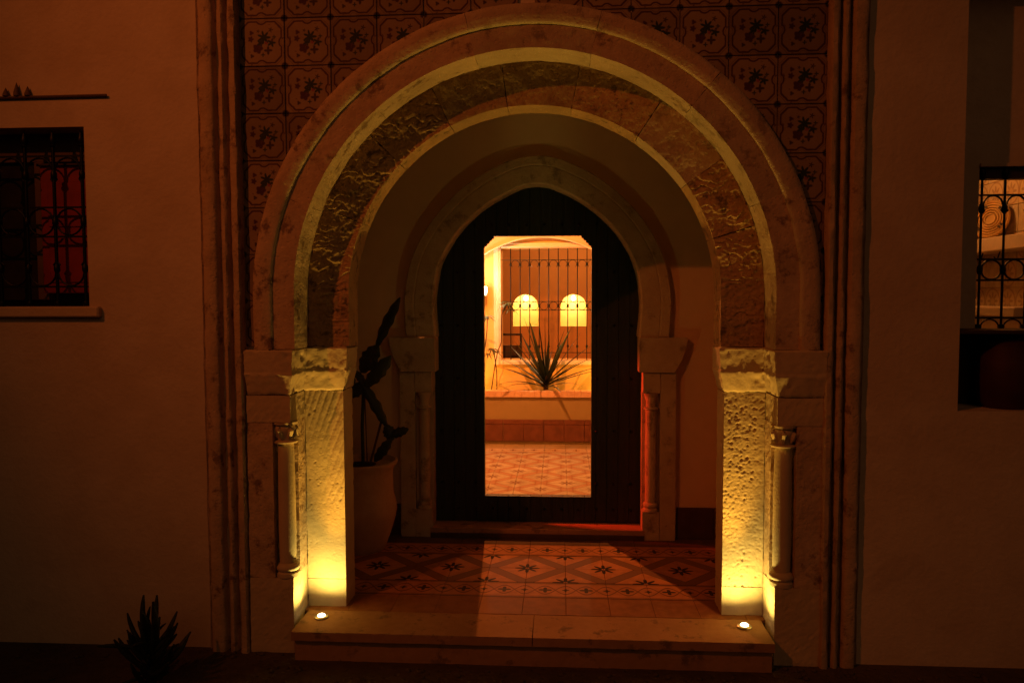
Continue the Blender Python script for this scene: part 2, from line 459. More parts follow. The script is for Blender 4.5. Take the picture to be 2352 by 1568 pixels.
# outer ring: seven stones, outer band stands proud of the inner face
prof_out = [(1.020, -.026), (1.114, -.028), (1.117, -.040), (1.122, -.044), (1.150, -.048), (1.178, -.047), (1.195, -.038), (1.202, -.020), (1.202, .011), (1.108, .011), (1.108, .16), (1.020, .16)]
tt = [-LEG, .38, .86, 1.32, 1.80, 2.26, 2.76, math.pi + LEG]
for k in range(7):
    voussoir(prof_out, tt[k] + .0003, tt[k + 1] - .0003, .010).build('arch_stone', M['mould'] if k in (2, 5) else M['stone'] if k % 2 else M['mould'], portal, True, lambda p, no: .0024 * fr(p, 7, 4) + .0008 * fr(p, 60, 3))
# inner ring: nine rough voussoirs
prof_in = [(.832, .16), (1.0195, .16), (1.0195, .312), (.832, .312)]
ti = [-LEG, .30, .62, .98, 1.36, 1.70, 2.02, 2.36, 2.74, math.pi + LEG]
for k in range(9):
    hew = (k in (0, 1, 7, 8)) or k == 6
    mt = [M['stone_d'], M['stone_d'], M['stone'], M['stone_d'], M['stone_g'], M['stone_g'], M['stone_d'], M['stone_d'], M['stone_d']][k]
    def dsp(p, no, hew=hew):
        front = max(0.0, -no.y)
        return (relief_hewn(p, no) * front + relief_fine(p, no) * .7) if hew else relief_worn(p, no) * (.35 + .65 * front)
    voussoir(prof_in, ti[k] + .0010, ti[k + 1] - .0010, .0045).build('voussoir', mt, portal, True, dsp)

# piers, jamb stones, imposts, colonnettes
def mir(poly, s): return poly if s > 0 else [(-x, y) for x, y in poly][::-1]
for s in (-1, 1):
    rel = relief_soft if s < 0 else relief_pitted
    # outer pier with a rebated corner for the colonnette
    pier = [(1.118, -.03), (1.232, -.03), (1.232, .16), (1.037, .16), (1.037, .060), (1.118, .060)]
    column_block(mir(pier, s), .20, .885, .016).build('pier', M['mould'], portal, False, lambda p, no: .003 * fr(p, 14, 4))
    full = [(1.037, -.032), (1.232, -.032), (1.232, .16), (1.037, .16)]
    column_block(mir(full, s), -.135, .1985, .014).build('pier_base', M['stone_l'], portal, False, relief_worn)
    column_block(mir(full, s), .8865, 1.004, .014).build('pier_cap', M['stone_l'], portal, False, relief_worn)
    # inner jamb: base stone + tall shaft stone
    jamb = [(.857, .16), (1.0355, .16), (1.0355, .312), (.857, .312)]
    column_block(mir(jamb, s), .0, .128, .006).build('jamb_base', M['stone_l'], portal, True, relief_fine if s < 0 else relief_worn)
    column_block(mir(jamb, s), .131, 1.004, .0045).build('jamb_stone', M['stone_l'], portal, True, rel)
    # impost: two courses stepping out, one block on the pier and one on the inner jamb
    ib = MB()
    def impost(xi, xo, yf, yb, nm, pr):
        # profile: (dz, projection)
        pf = [(1.006, -.002), (1.012, .003), (1.060, .013), (1.098, .022), (1.104, .0185), (1.112, .020), (1.198, .026), (1.205, .014)]
        v = []; mb = MB(); st = .008
        zs = dense([(z, q) for z, q in pf], .009, False) + [Vector(pf[-1])]
        rings = []
        for zq in zs:
            q = zq.y
            poly = [(xi - q * pr[0], yf - q), (xo + q * pr[1], yf - q), (xo + q * pr[1], yb), (xi - q * pr[0], yb)]
            rings.append((zq.x, mir(poly, s)))
        base = None
        for z, poly in rings:
            # same number of points on each ring
            pts = []
            cnt = [max(1, int(abs(xo - xi) / st)), max(1, int(abs(yb - yf) / st))] * 2
            if s < 0: cnt = [cnt[0], cnt[1], cnt[0], cnt[1]]
            for i in range(4):
                a = Vector(poly[i]); b = Vector(poly[(i + 1) % 4])
                m_ = max(1, int(round(((Vector(rings[0][1][i]) - Vector(rings[0][1][(i + 1) % 4])).length) / st)))
                for j in range(m_): pts.append(a.lerp(b, j / m_))
            v += [(p.x, p.y, z) for p in pts]; base = len(pts)
        fc = [(k * base + i, k * base + (i + 1) % base, (k + 1) * base + (i + 1) % base, (k + 1) * base + i) for k in range(len(rings) - 1) for i in range(base)]
        fc += [tuple(range(base - 1, -1, -1)), tuple(range((len(rings) - 1) * base, len(rings) * base))]
        mb.add(v, fc)
        mb.build(nm, M['stone_l'], portal, True, (lambda p, no: relief_pitted(p, no) * 1.1 + .003 * fr(p, 12, 3) + (.011 * pit(p, 15, .30) if noise.noise(p * 5) > -.1 else 0)))
    impost(1.040, 1.222, -.032, .155, 'impost', (1, .3))
    impost(.857, 1.0375, .157, .312, 'impost', (1.1, 0))
    # colonnette in the rebate
    cx_, cy_ = s * 1.074, .010
    c = MB().lathe([(.036, .262), (.0375, .40), (.0375, .60), (.034, .790)], (cx_, cy_, 0), 20).build('colonnette', M['stone_l'], portal, True, relief_fine)
    MB().lathe([(.050, .200), (.050, .216), (.042, .222), (.050, .232), (.052, .242), (.045, .252), (.036, .261)], (cx_, cy_, 0), 20).build('base_ring', M['stone_l'], c, True)
    MB().lathe([(.034, .791), (.050, .793), (.052, .800), (.034, .806)], (cx_, cy_, 0), 20).build('astragal', M['stone_l'], c, True)
    cap = MB().lathe([(.032, .807), (.031, .818), (.040, .838), (.046, .856), (.042, .870), (.038, .8745), (.052, .876), (.054, .8855)], (cx_, cy_, 0), 24)
    for k in range(6):                      # fleshy leaves hugging the bell of the capital
        a = k * math.pi / 3 + .3; px, py = math.cos(a), math.sin(a)
        cap.tube([(cx_ + px * .028, cy_ + py * .028, .812), (cx_ + px * .040, cy_ + py * .040, .832), (cx_ + px * .048, cy_ + py * .048, .852), (cx_ + px * .046, cy_ + py * .046, .868)], .012, 7, taper=[.6, 1.1, 1, .3])
    cap.build('capital', M['stone_l'], c, True, relief_fine)

# ------------------------------------------------------------------ glazed tile panels in the spandrels
tile_proto = MB().box(-.0985, .0985, 0, .012, -.0985, .0985, .0018)
tp_me = None
def clipped(cx_, cz_, rc):
    n_ = 14; keep = {}; mb = MB(); h = .0985
    P = [[None] * (n_ + 1) for _ in range(n_ + 1)]; I = [[False] * (n_ + 1) for _ in range(n_ + 1)]
    for j in range(n_ + 1):
        for i in range(n_ + 1):
            x = cx_ - h + 2 * h * i / n_; z = cz_ - h + 2 * h * j / n_
            dx, dz = x - CX, z - CZ
            if dz < 0: rr = abs(dx); 
            else: rr = math.hypot(dx, dz)
            if rr < rc:
                I[j][i] = True; k = rc / max(rr, 1e-6)
                x = CX + dx * k
                if dz >= 0: z = CZ + dz * k
            P[j][i] = (x, 0.0, z)
    for j in range(n_):
        for i in range(n_):
            q = [(j, i), (j, i + 1), (j + 1, i + 1), (j + 1, i)]
            if all(I[a][b] for a, b in q): continue
            ids = []
            for a, b in q:
                if (a, b) not in keep: keep[(a, b)] = len(mb.v); mb.v.append(P[a][b])
                ids.append(keep[(a, b)])
            mb.f.append(tuple(ids))
    return mb
for side in (-1, 1):
    root = empty('tile_panel', (side * 1.0, 0, 2.2), 'left spandrel of brown floral glazed tiles, the brighter one near the barred window' if side < 0 else 'right spandrel of brown floral glazed tiles, the darker one in shade', 'tile panel', 'floral tile panels above the arch')
    xs = [-1.142 + .2 * i for i in range(6)] if side < 0 else [1.125 - .2 * i for i in range(6)]
    for cx_ in xs:
        for j in range(10):
            cz_ = 2.5158 + .6 - .2 * j
            if cz_ < 1.15: continue
            cor = [(cx_ + a * .0985 - CX, cz_ + b * .0985 - CZ) for a in (-1, 1) for b in (-1, 1)]
            rad = [math.hypot(x, z) if z > 0 else abs(x) for x, z in cor]
            if max(rad) < 1.19: continue
            yj = random.uniform(-.0012, .0012) - .001
            if min(rad) > 1.13:
                if tp_me is None:
                    o = tile_proto.build('tile', M['wall_tile'], root, org=(0, 0, 0)); tp_me = o.data
                    o.location = Vector((cx_, yj, cz_)) - root.location
                else:
                    o = inst('tile', tp_me, root, (cx_, yj, cz_))
                o.rotation_euler = (0, R(random.uniform(-.35, .35)), 0)
            else:
                mb = clipped(cx_, cz_, 1.12)
                if mb.f: 
                    mb.v = [(x, y + yj, z) for x, y, z in mb.v]
                    mb.build('tile', M['wall_tile'], root, org=(cx_, 0, cz_))

# ------------------------------------------------------------------ doorstep and uplights
step = empty('doorstep', (0, 0, -.135), 'low stone doorstep with two worn slabs below the arch', 'step')
rs = column_block([(-1.012, -.098), (1.012, -.098), (1.012, .10), (-1.012, .10)], -.135, -.040, .02).build('riser', M['slab'], step, False, lambda p, no: .0025 * fr(p, 9, 4))
for x0, x1 in ((-1.019, .014), (.017, 1.017)):
    nx = 90; poly = [(x0, -.122), (x1, -.122), (x1, .113), (x0, .113)]
    column_block(poly, -.039, -.001, .012).build('slab', M['slab'], step, False, lambda p, no: .0012 * fr(p, 16, 4))
    # fine top surface for wear
ups = []
def uplight(x, y, lab):
    o = empty('uplight', (x, y, 0), lab, 'spotlight', 'uplights set in the doorstep')
    MB().lathe([(.0, .0002), (.032, .0004), (.032, .0045), (.028, .0075), (.018, .008)], (x, y, 0), 24).build('housing', M['metal'], o, True)
    MB().lathe([(.0175, .0055), (.0165, .010), (.012, .0145), (.006, .0165), (.0005, .017)], (x, y, 0), 20).build('lens', M['up_lens'], o, True)
    for pw, size, tilt, uc in ((UP_NARROW, 50, 7, UP_C), (UP_WIDE, 168, 4, UP_C2)):
        d = bpy.data.lights.new('uplight_beam', 'SPOT'); d.energy = pw; d.color = uc; d.spot_size = R(size); d.spot_blend = 1.0; d.shadow_soft_size = .012
        l = bpy.data.objects.new('uplight_beam', d); col.objects.link(l); l.parent = o
        l.location = (0, 0, .024)
        l.rotation_euler = Vector((-math.copysign(math.sin(R(tilt)), x), 0, math.cos(R(tilt)))).to_track_quat('-Z', 'Y').to_euler()
uplight(-.935, .033, 'small round lit uplight on the left end of the doorstep')
uplight(.929, .036, 'small round lit uplight on the right end of the doorstep')

# ------------------------------------------------------------------ vestibule
vf = MB().box(-1.25, 1.25, .113, 1.40, -.10, -.0125).build('vestibule_floor', M['dark_plain']); tag(vf, kind='structure')
tmes = {}
def floor_tile(parent, kind, x, y, rz=0, sz=.2, z=0.0):
    key = (kind, sz)
    if key not in tmes:
        h = sz / 2 - .0008
        o = MB().box(-h, h, -h, h, -.012, 0, .0012).build('tile', M[kind], org=(0, 0, 0)); tmes[key] = o.data; col.objects.unlink(o); bpy.data.objects.remove(o)
    o = inst('tile', tmes[key], parent, (x, y, z + random.uniform(-.0007, .0007)), (R(random.uniform(-.15, .15)), R(random.uniform(-.15, .15)), rz))
    return o
fx = .159 + .2 * .5
for i in range(-7, 6):
    x = fx + .2 * i
    if abs(x) > 1.22: continue
    floor_tile(vf, 'plain_tile', x, .2145)
    floor_tile(vf, 'border', x, .4155)
    for j in range(2):
        floor_tile(vf, 'lattice', x, .6155 + .2 * j, (math.pi / 2 if (i + j) % 2 else 0))
    floor_tile(vf, 'border', x, 1.0155)
    floor_tile(vf, 'dark_plain', x, 1.2155)

VY = 1.262
vw = MB()
vw.box(-1.30, -1.25, .33, 1.40, -.1, 2.72); vw.box(1.25, 1.30, .33, 1.40, -.1, 2.72)
vw.box(-1.30, 1.30, .33, 1.40, 2.72, 2.80)
vw.box(-1.25, -.66, VY, 1.40, -.1, 1.2); vw.box(.64, 1.25, VY, 1.40, -.1, 1.2)
vw.box(1.0345, 1.25, .29, .33, 0, 2.72) ; vw.box(-1.25, -1.0345, .29, .33, 0, 2.72)
DC = -.008
half_in = [(0.0, 2.084), (.07, 2.077), (.16, 2.040), (.29, 1.967), (.414, 1.862), (.50, 1.755), (.574, 1.612), (.603, 1.45), (.606, 1.34), (.594, 1.197)]
half_out = [(0.0, 2.247), (.09, 2.238), (.19, 2.207), (.33, 2.135), (.474, 2.030), (.625, 1.862), (.735, 1.660), (.778, 1.455), (.780, 1.34), (.772, 1.197)]
def full_curve(half, k=6):
    h = catmull(half, k); return [(DC - x, z) for x, z in h[::-1]] + [(DC + x, z) for x, z in h[1:]]
ci = full_curve(half_in); co = full_curve(half_out)
mid = [((a[0] + b[0]) / 2, (a[1] + b[1]) / 2) for a, b in zip(ci, co)]
ia = min(range(len(mid)), key=lambda i: mid[i][0]); ib_ = max(range(len(mid)), key=lambda i: mid[i][0])
mid = mid[ia:ib_ + 1]
for a, b in zip(mid[:-1], mid[1:]):
    vw.add([(a[0], VY, a[1]), (b[0], VY, b[1]), (b[0], VY, 2.72), (a[0], VY, 2.72), (a[0], 1.4, a[1]), (b[0], 1.4, b[1]), (b[0], 1.4, 2.72), (a[0], 1.4, 2.72)], [(0, 1, 2, 3), (4, 7, 6, 5), (0, 4, 5, 1)])
vw.box(-1.25, mid[0][0], VY, 1.40, 1.2, 2.72); vw.box(mid[-1][0], 1.25, VY, 1.40, 1.2, 2.72)
# reveal pieces closing the facade thickness inside the opening
vwo = tag(vw.build('vestibule_walls', M['plaster_in']), kind='structure')
for x0, x1 in ((.815, 1.03), (1.032, 1.249), (-1.03, -.83), (-1.249, -1.032)):
    MB().box(x0, x1, VY - .012, VY - .001, .001, .19, .002).build('skirting_tile', M['dark_tile'], vwo)

# door surround
ds = empty('door_surround', (0, 1.22, 0), 'pointed horseshoe stone door surround with slim corner columns', 'doorway')
ar = MB(); K = 7
pr = [(0.0, 1.43), (0.0, 1.232), (.06, 1.222), (.62, 1.220), (.66, 1.2225), (.70, 1.219), (.97, 1.219), (1.0, 1.224), (1.0, 1.261)]
for a, b in zip(ci, co):
    for q, y in pr: ar.v.append((a[0] + (b[0] - a[0]) * q, y, a[1] + (b[1] - a[1]) * q))
n = len(pr)
for k in range(len(ci) - 1):
    for i in range(n - 1): ar.f.append((k * n + i, k * n + i + 1, (k + 1) * n + i + 1, (k + 1) * n + i))
ar.build('arch', M['stone'], ds, False, lambda p, no: .003 * fr(p, 9, 4))
for s in (-1, 1):
    def mm(poly): return [(DC + s * x, y) for x, y in (poly if s > 0 else poly[::-1])]
    shaft = [(.720, 1.222), (.812, 1.222), (.812, 1.261), (.625, 1.40), (.625, 1.292), (.720, 1.292)]
    column_block(mm([(.722, 1.222), (.812, 1.222), (.812, 1.30), (.722, 1.30)]), .0, .988, .03).build('jamb', M['stone'], ds, False, lambda p, no: .002 * fr(p, 12, 3))
    column_block(mm([(.622, 1.290), (.7205, 1.290), (.7205, 1.43), (.622, 1.43)]), .0, .988, .03).build('jamb_reveal', M['stone'], ds, False, lambda p, no: .002 * fr(p, 12, 3))
    column_block(mm([(.622, 1.218), (.7205, 1.218), (.7205, 1.289), (.622, 1.289)]), .0, .170, .02).build('jamb_base', M['stone'], ds, False, lambda p, no: .002 * fr(p, 12, 3))
    column_block(mm([(.622, 1.218), (.7205, 1.218), (.7205, 1.289), (.622, 1.289)]), .870, .988, .02).build('jamb_cap', M['stone'], ds, False, lambda p, no: .002 * fr(p, 12, 3))
    cc = (DC + s * .672, 1.250, 0)
    c = MB().lathe([(.033, .225), (.034, .5), (.032, .770)], cc, 18).build('colonnette', M['stone'], ds, True)
    MB().lathe([(.046, .171), (.046, .182), (.038, .190), (.045, .200), (.044, .212), (.033, .224)], cc, 18).build('base_ring', M['stone'], c, True)
    MB().lathe([(.032, .771), (.044, .774), (.044, .782), (.030, .788), (.029, .82), (.045, .868)], cc, 18).build('capital', M['stone'], c, True)
    # impost with a raking outer end
    xo = [(.598, .992), (.60, 1.194), (.872, 1.194), (.868, 1.150), (.84, 1.06), (.80, .992)]
    poly = [(DC + s * x, z) for x, z in (xo[::-1] if s > 0 else xo)]
    MB().prism(poly, 1.205, 1.395 if False else 1.30).build('impost', M['stone'], ds, False)
    MB().prism([(DC + s * x, z) for x, z in ([(.60, .992), (.60, 1.194), (.70, 1.194), (.70, .992)][::-1] if s > 0 else [(.60, .992), (.60, 1.194), (.70, 1.194), (.70, .992)])], 1.301, 1.40).build('impost_return', M['stone'], ds, False)
th = column_block([(-.645, 1.215), (.628, 1.215), (.628, 1.45), (-.645, 1.45)], .0, .058, .02).build('threshold', M['slab'], ds, False, lambda p, no: .0025 * fr(p, 9, 4))
MB().box(-.64, .622, 1.206, 1.2145, .001, .03).build('threshold_toe', M['dark_tile'], ds)

# ------------------------------------------------------------------ the dark door with its wicket opening
DY = 1.360
door = empty('door', (DC, DY, .06), 'dark plank double door with an open lit wicket', 'door')
WX0, WX1, WZ0, WZ1 = -.330, .319, .217, 1.798
xr0, xr1 = DC - .640, DC + .6205
def arch_z(x):
    best = None
    for a, b in zip(ci[:-1], ci[1:]):
        lo, hi = sorted((a[0], b[0]))
        if lo - 1e-9 <= x <= hi + 1e-9 and hi > lo:
            z = a[1] + (b[1] - a[1]) * (x - a[0]) / (b[0] - a[0]); best = z if best is None else max(best, z)
    return (best if best is not None else 1.45) + .035
np_ = 19; pw = (xr1 - xr0) / np_; dz0 = .061
for k in range(np_):
    a = xr0 + k * pw + .0012; b = a + pw - .0024
    segs = []
    if b <= WX0 or a >= WX1: segs = [(a, b, dz0, None)]
    else:
        if a < WX0: segs.append((a, WX0, dz0, None)); a2 = WX0
        else: a2 = a
        if b > WX1: segs.append((WX1, b, dz0, None)); b2 = WX1
        else: b2 = b
        segs += [(a2, b2, dz0, WZ0), (a2, b2, WZ1, None)]
    for x0, x1, z0, z1 in segs:
        mb = MB(); yj = random.uniform(-.002, .002)
        if z1 is None:
            za, zb = arch_z(max(x0, DC - .60)), arch_z(min(x1, DC + .60))
            mb.prism([(x0, z0), (x1, z0), (x1, zb), (x0, za)], DY + yj, DY + .035)
        else: mb.prism([(x0, z0), (x1, z0), (x1, z1), (x0, z1)], DY + yj, DY + .035)
        mb.build('plank', M['door'], door)
bkm = MB()
def leaf(x0, x1, z0, z1=None, k=10):
    for q in range(k):
        a = x0 + (x1 - x0) * q / k; b = x0 + (x1 - x0) * (q + 1) / k
        za, zb = (arch_z(max(min(t, DC + .60), DC - .60)) if z1 is None else z1 for t in (a, b))
        bkm.prism([(a, z0), (b, z0), (b, zb), (a, za)], DY + .0355, DY + .055)
leaf(xr0, WX0, dz0); leaf(WX0, WX1, WZ1); leaf(WX1, xr1, dz0); leaf(WX0, WX1, dz0, WZ0, 1)
bkm.build('back_boards', M['door'], door)
for s in (-1, 1):                          # scalloped top corners of the wicket
    xe = WX0 if s < 0 else WX1; d = -s
    pts = [(0, 0), (.062, 0), (.062, -.014), (.052, -.016), (.047, -.026), (.036, -.030), (.033, -.042), (.022, -.046), (.018, -.058), (.006, -.062), (.004, -.072), (0, -.072)]
    poly = [(xe + d * x, WZ1 + z) for x, z in pts]
    if s > 0: poly = poly[::-1]
    MB().prism(poly[::-1], DY + .002, DY + .033).build('wicket_bracket', M['door'], door)
# iron studs in rows
stud = MB().lathe([(.009, 0), (.008, .004), (.004, .0075), (.0005, .0085)], (0, 0, 0), 8).build('stud', M['iron'], org=(0, 0, 0)); sm = stud.data; bpy.data.objects.remove(stud)
for z in (.14, .30, .62, .94, 1.26, 1.58, 1.86):
    for k in range(12):
        x = xr0 + .055 + k * (xr1 - xr0 - .11) / 11
        if WX0 - .02 < x < WX1 + .02 and z > WZ0 - .02 and z < WZ1 + .02: continue
        if z > arch_z(max(min(x, .58), -.59)) - .07: continue
        inst('stud', sm, door, (x, DY - .002, z), (R(90), 0, 0))

# ------------------------------------------------------------------ potted cactus left inside the arch
pot = empty('planter_pot', (-1.0, .985, 0), 'large clay pot with flared rim, behind the left jamb', 'pot')
PR = [(.125, .0), (.140, .02), (.165, .09), (.196, .19), (.203, .235), (.196, .28), (.184, .32), (.180, .42), (.182, .455), (.194, .480), (.207, .492), (.208, .508), (.196, .512), (.184, .500), (.176, .485)]
MB().lathe(PR, (-1.0, .985, 0), 36).build('body', M['terracotta'], pot, True)
MB().lathe([(.001, .478), (.175, .484), (.001, .486)], (-1.0, .985, 0), 24).build('soil', M['soil'], pot)
cac = empty('cactus', (-1.0, .985, .49), 'tall straggling cactus with flat dark pads in the clay pot', 'cactus')
def pad(p0, p1, wdt, thick, name='pad', tw=0, wav=.12):
    p0, p1 = Vector(p0), Vector(p1); L = (p1 - p0).length; ax = (p1 - p0) / L
    side = ax.cross(Vector((0, 1, 0))).normalized(); side = (side * math.cos(tw) + Vector((0, 1, 0)) * math.sin(tw)); nrm = ax.cross(side)
    m_ = 18; k_ = 10; mb = MB()
    for i in range(m_ + 1):
        t = i / m_; e = (math.sin(math.pi * min(1, max(0, t))) ** .55) if 0 < t < 1 else .05
        ww = wdt * .5 * max(.08, e) * (1 + wav * math.sin(t * 26)); tk = thick * .5 * max(.1, e)
        bend = nrm * .03 * L * math.sin(t * math.pi)
        for j in range(k_):
            a = 2 * math.pi * j / k_
            mb.v.append(tuple(p0 + ax * L * t + bend + side * ww * math.cos(a) + nrm * tk * math.sin(a)))
    for i in range(m_):
        for j in range(k_): mb.f.append((i * k_ + j, i * k_ + (j + 1) % k_, (i + 1) * k_ + (j + 1) % k_, (i + 1) * k_ + j))
    mb.f += [tuple(range(k_ - 1, -1, -1)), tuple(range(m_ * k_, m_ * k_ + k_))]
    return mb.build(name, M['cactus'], cac, True)
y0 = .985
for a, b, wd, tw in [((-.897, 1.150), (-.755, 1.432), .066, .3), ((-.985, 1.010), (-.880, 1.165), .105, .2), ((-.965, .925), (-.812, 1.105), .082, -.3), ((-1.055, .870), (-.955, .960), .075, .2), ((-.985, .965), (-.838, .695), .060, .4), ((-.848, .715), (-.805, .630), .070, .1), ((-.825, .655), (-.714, .697), .055, .3), ((-.812, .645), (-.915, .505), .058, .2), ((-1.03, 1.02), (-.965, .94), .05, .8), ((-1.07, .49), (-1.06, .60), .05, .2), ((-1.02, .95), (-1.09, 1.05), .06, .2)]:
    yy = y0 + random.uniform(-.03, .03); pad((a[0], yy, a[1]), (b[0], yy + random.uniform(-.02, .02), b[1]), wd, .022, tw=tw)
MB().tube([(-.876, y0 + .01, .745), (-.945, y0, .49)], .007, 6).build('stake', M['stem'], cac)
MB().tube([(-.972, y0, .93), (-.964, y0 + .01, .49)], .0035, 5).build('support_cane', M['stem'], cac)
MB().tube([(-.985, y0, .49), (-.99, y0 + .01, .70), (-.975, y0, .96)], .010, 6).build('stem', M['cactus'], cac)

# ------------------------------------------------------------------ left barred window
lw = empty('barred_window', (-2.44, 0, 1.39), 'dark barred window with a red shutter, left of the portal', 'window', 'barred windows')
x0, x1, z0, z1 = LW
bk = MB().box(x0, x1, .20, .24, z0, z1).build('recess_back', M['dark_wood'], lw)
MB().box(x0, x1, .13, .198, 2.05, z1 - .001).build('lintel', M['beam'], lw)
MB().box(x0, -2.27, .150, .165, z0 + .03, 2.048).build('pane', M['glass'], lw)
MB().box(-2.268, -2.215, .125, .175, z0 + .03, 2.048, .004).build('casement_stile', M['beam'], lw)
sh = MB().box(-2.213, x1 - .002, .085, .115, 1.452, 2.022, .004).build('shutter', M['red_wood'], lw)
for zz in (1.50, 1.75): MB().box(-2.175, x1 - .04, .079, .084, zz, zz + .20, .003).build('shutter_panel', M['red_wood'], sh)
MB().box(-2.225, x1 - .002, .083, .12, 2.023, 2.034).build('shutter_rail', M['dark_wood'], lw)
MB().box(x0 - .06, -1.888, -.032, .02, 1.345, 1.3915, .006).build('sill', M['plaster'], lw)
def grille(root, xs, ytop, ybot, y, rails, rings, r_=.0075, ends=None, crown=None, foot=None, sx=.13, spear=True):
    for x in xs:
        b = MB().tube([(x, y, ybot), (x, y, ytop)], r_, 8).build('bar', M['iron'], root, True)
        if spear:
            MB().lathe([(.008, 0), (.015, .004), (.009, .012), (.016, .026), (.011, .045), (.0005, .075)], (x, y, ytop), 10).build('finial', M['iron'], b, True)
            MB().lathe([(.012, -.004), (.015, .004), (.012, .016)], (x, y, ybot), 10).build('foot', M['iron'], b, True)
    for z in rails:
        MB().box(ends[0], ends[1], y - .003, y + .003, z - .004, z + .004).build('rail', M['iron'], root)
    mids = [(a + b) / 2 for a, b in zip(xs[:-1], xs[1:])]
    for z, rr in rings:
        for x in mids:
            MB().tube([(x + rr * math.cos(t * math.pi / 12), y, z + rr * math.sin(t * math.pi / 12)) for t in range(24)], .0042, 6, True).build('ring', M['iron'], root, True)
    for z, rr, up in (crown or []):
        for x in mids:
            pts = [(x + rr * math.cos(a), y, z + up * rr * math.sin(a)) for a in [math.pi * (1.18 - 1.36 * t / 14) for t in range(15)]]
            pts = [(pts[0][0] - .016, y, pts[0][2] - up * .020)] + pts + [(pts[-1][0] + .016, y, pts[-1][2] - up * .020)]
            MB().tube(pts, .0042, 6).build('scroll', M['iron'], root, True)
    for x in xs:
        for z, rr in rings: MB().lathe([(.008, -.02), (.013, -.008), (.013, .008), (.008, .02)], (x, y, z), 8).build('collar', M['iron'], root, True)
        for z, rr, up in (crown or []): MB().lathe([(.008, -.02), (.013, -.008), (.013, .008), (.008, .02)], (x, y, z - up * .015), 8).build('collar', M['iron'], root, True)
lxs = [-1.978 - .1305 * k for k in range(7)]
grille(lw, lxs, 2.095, 1.400, .03, [2.056, 1.831, 1.702, 1.480], [(1.7665, .058)], ends=(x0, x1 - .001), crown=[(1.988, .060, 1), (1.545, .060, -1)])

# cast shadow line on the wall, modelled as a thin dark rod with three tips
rail = empty('shadow_rail', (-2.2, 0, 2.305), 'thin dark rod with three pointed tips, modelled in place of a shadow above the red shuttered window', 'rail')
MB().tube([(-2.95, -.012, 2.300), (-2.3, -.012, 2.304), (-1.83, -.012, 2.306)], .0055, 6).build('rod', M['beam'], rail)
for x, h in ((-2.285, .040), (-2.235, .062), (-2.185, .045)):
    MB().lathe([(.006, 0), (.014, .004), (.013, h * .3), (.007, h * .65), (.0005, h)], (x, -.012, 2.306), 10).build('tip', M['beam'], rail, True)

# ------------------------------------------------------------------ right niche: window, grille, kitchen beyond
rw = empty('barred_window', (2.2, .25, 1.27), 'lit kitchen window behind black iron bars, right of the portal', 'window', 'barred windows')
x0, x1, z0, z1 = RW
wb = MB()
wb.box(x0, 1.966, .25, .33, z0, z1); wb.box(1.966, 2.75, .25, .33, z0, 1.268); wb.box(1.966, 2.75, .25, .33, 1.990, z1); wb.box(2.75, x1, .25, .33, z0, z1)
wb.build('recess_back', M['plaster'], rw)
MB().box(1.966, 2.75, .236, .2495, 1.990, 2.004).build('head_trim', M['plaster'], rw)
MB().box(1.967, 2.749, .265, .32, 1.942, 1.989).build('head_rail', M['dark_wood'], rw)
MB().box(x0 + .001, x1 - .001, .004, .249, 1.268, 1.284, .003).build('ledge', M['dark_wood'], rw)
for k in range(3): MB().box(x0 + .002 + .39 * k, x0 + .388 + .39 * k, .225, .2485, .952, 1.266, .003).build('dado_panel', M['dark_wood'], rw)
rxs = [1.985 + .0985 * k for k in range(8)]
grille(rw, rxs, 1.935, 1.286, .262, [1.869, 1.588, 1.496, 1.330], [(1.542, .043)], .0055, ends=(1.967, 2.749), crown=[(1.826, .041, 1)], spear=True)
for a, b in zip(rxs[:-1], rxs[1:]):
    xm = (a + b) / 2
    MB().tube([(xm + .04 * math.cos(t), .262, 1.285 + .038 * math.sin(t)) for t in [math.pi * k / 10 for k in range(11)]], .0035, 6).build('scroll', M['iron'], rw, True)
brl = empty('clay_barrel', (2.035, .125, .95), 'dark reddish clay jar under the lit kitchen window', 'jar')
M['dark_clay'] = plain('dark_clay', (.05, .012, .009), .6)
MB().lathe([(.085, 0), (.105, .03), (.115, .12), (.112, .20), (.098, .26), (.10, .275), (.09, .285)], (2.035, .125, .951), 28).build('body', M['dark_clay'], brl, True)
MB().lathe([(.092, .2855), (.070, .295), (.012, .298), (.016, .306), (.001, .310)], (2.035, .125, .951), 20).build('lid', M['dark_clay'], brl, True)
bw = empty('pale_bowl', (2.21, .10, .95), 'small pale bowl at the right edge under the kitchen window', 'bowl')
MB().lathe([(.03, 0), (.05, .015), (.068, .05), (.070, .056), (.064, .054), (.045, .02), (.001, .014)], (2.21, .10, .951), 24).build('bowl_body', M['white_trim'], bw, True)

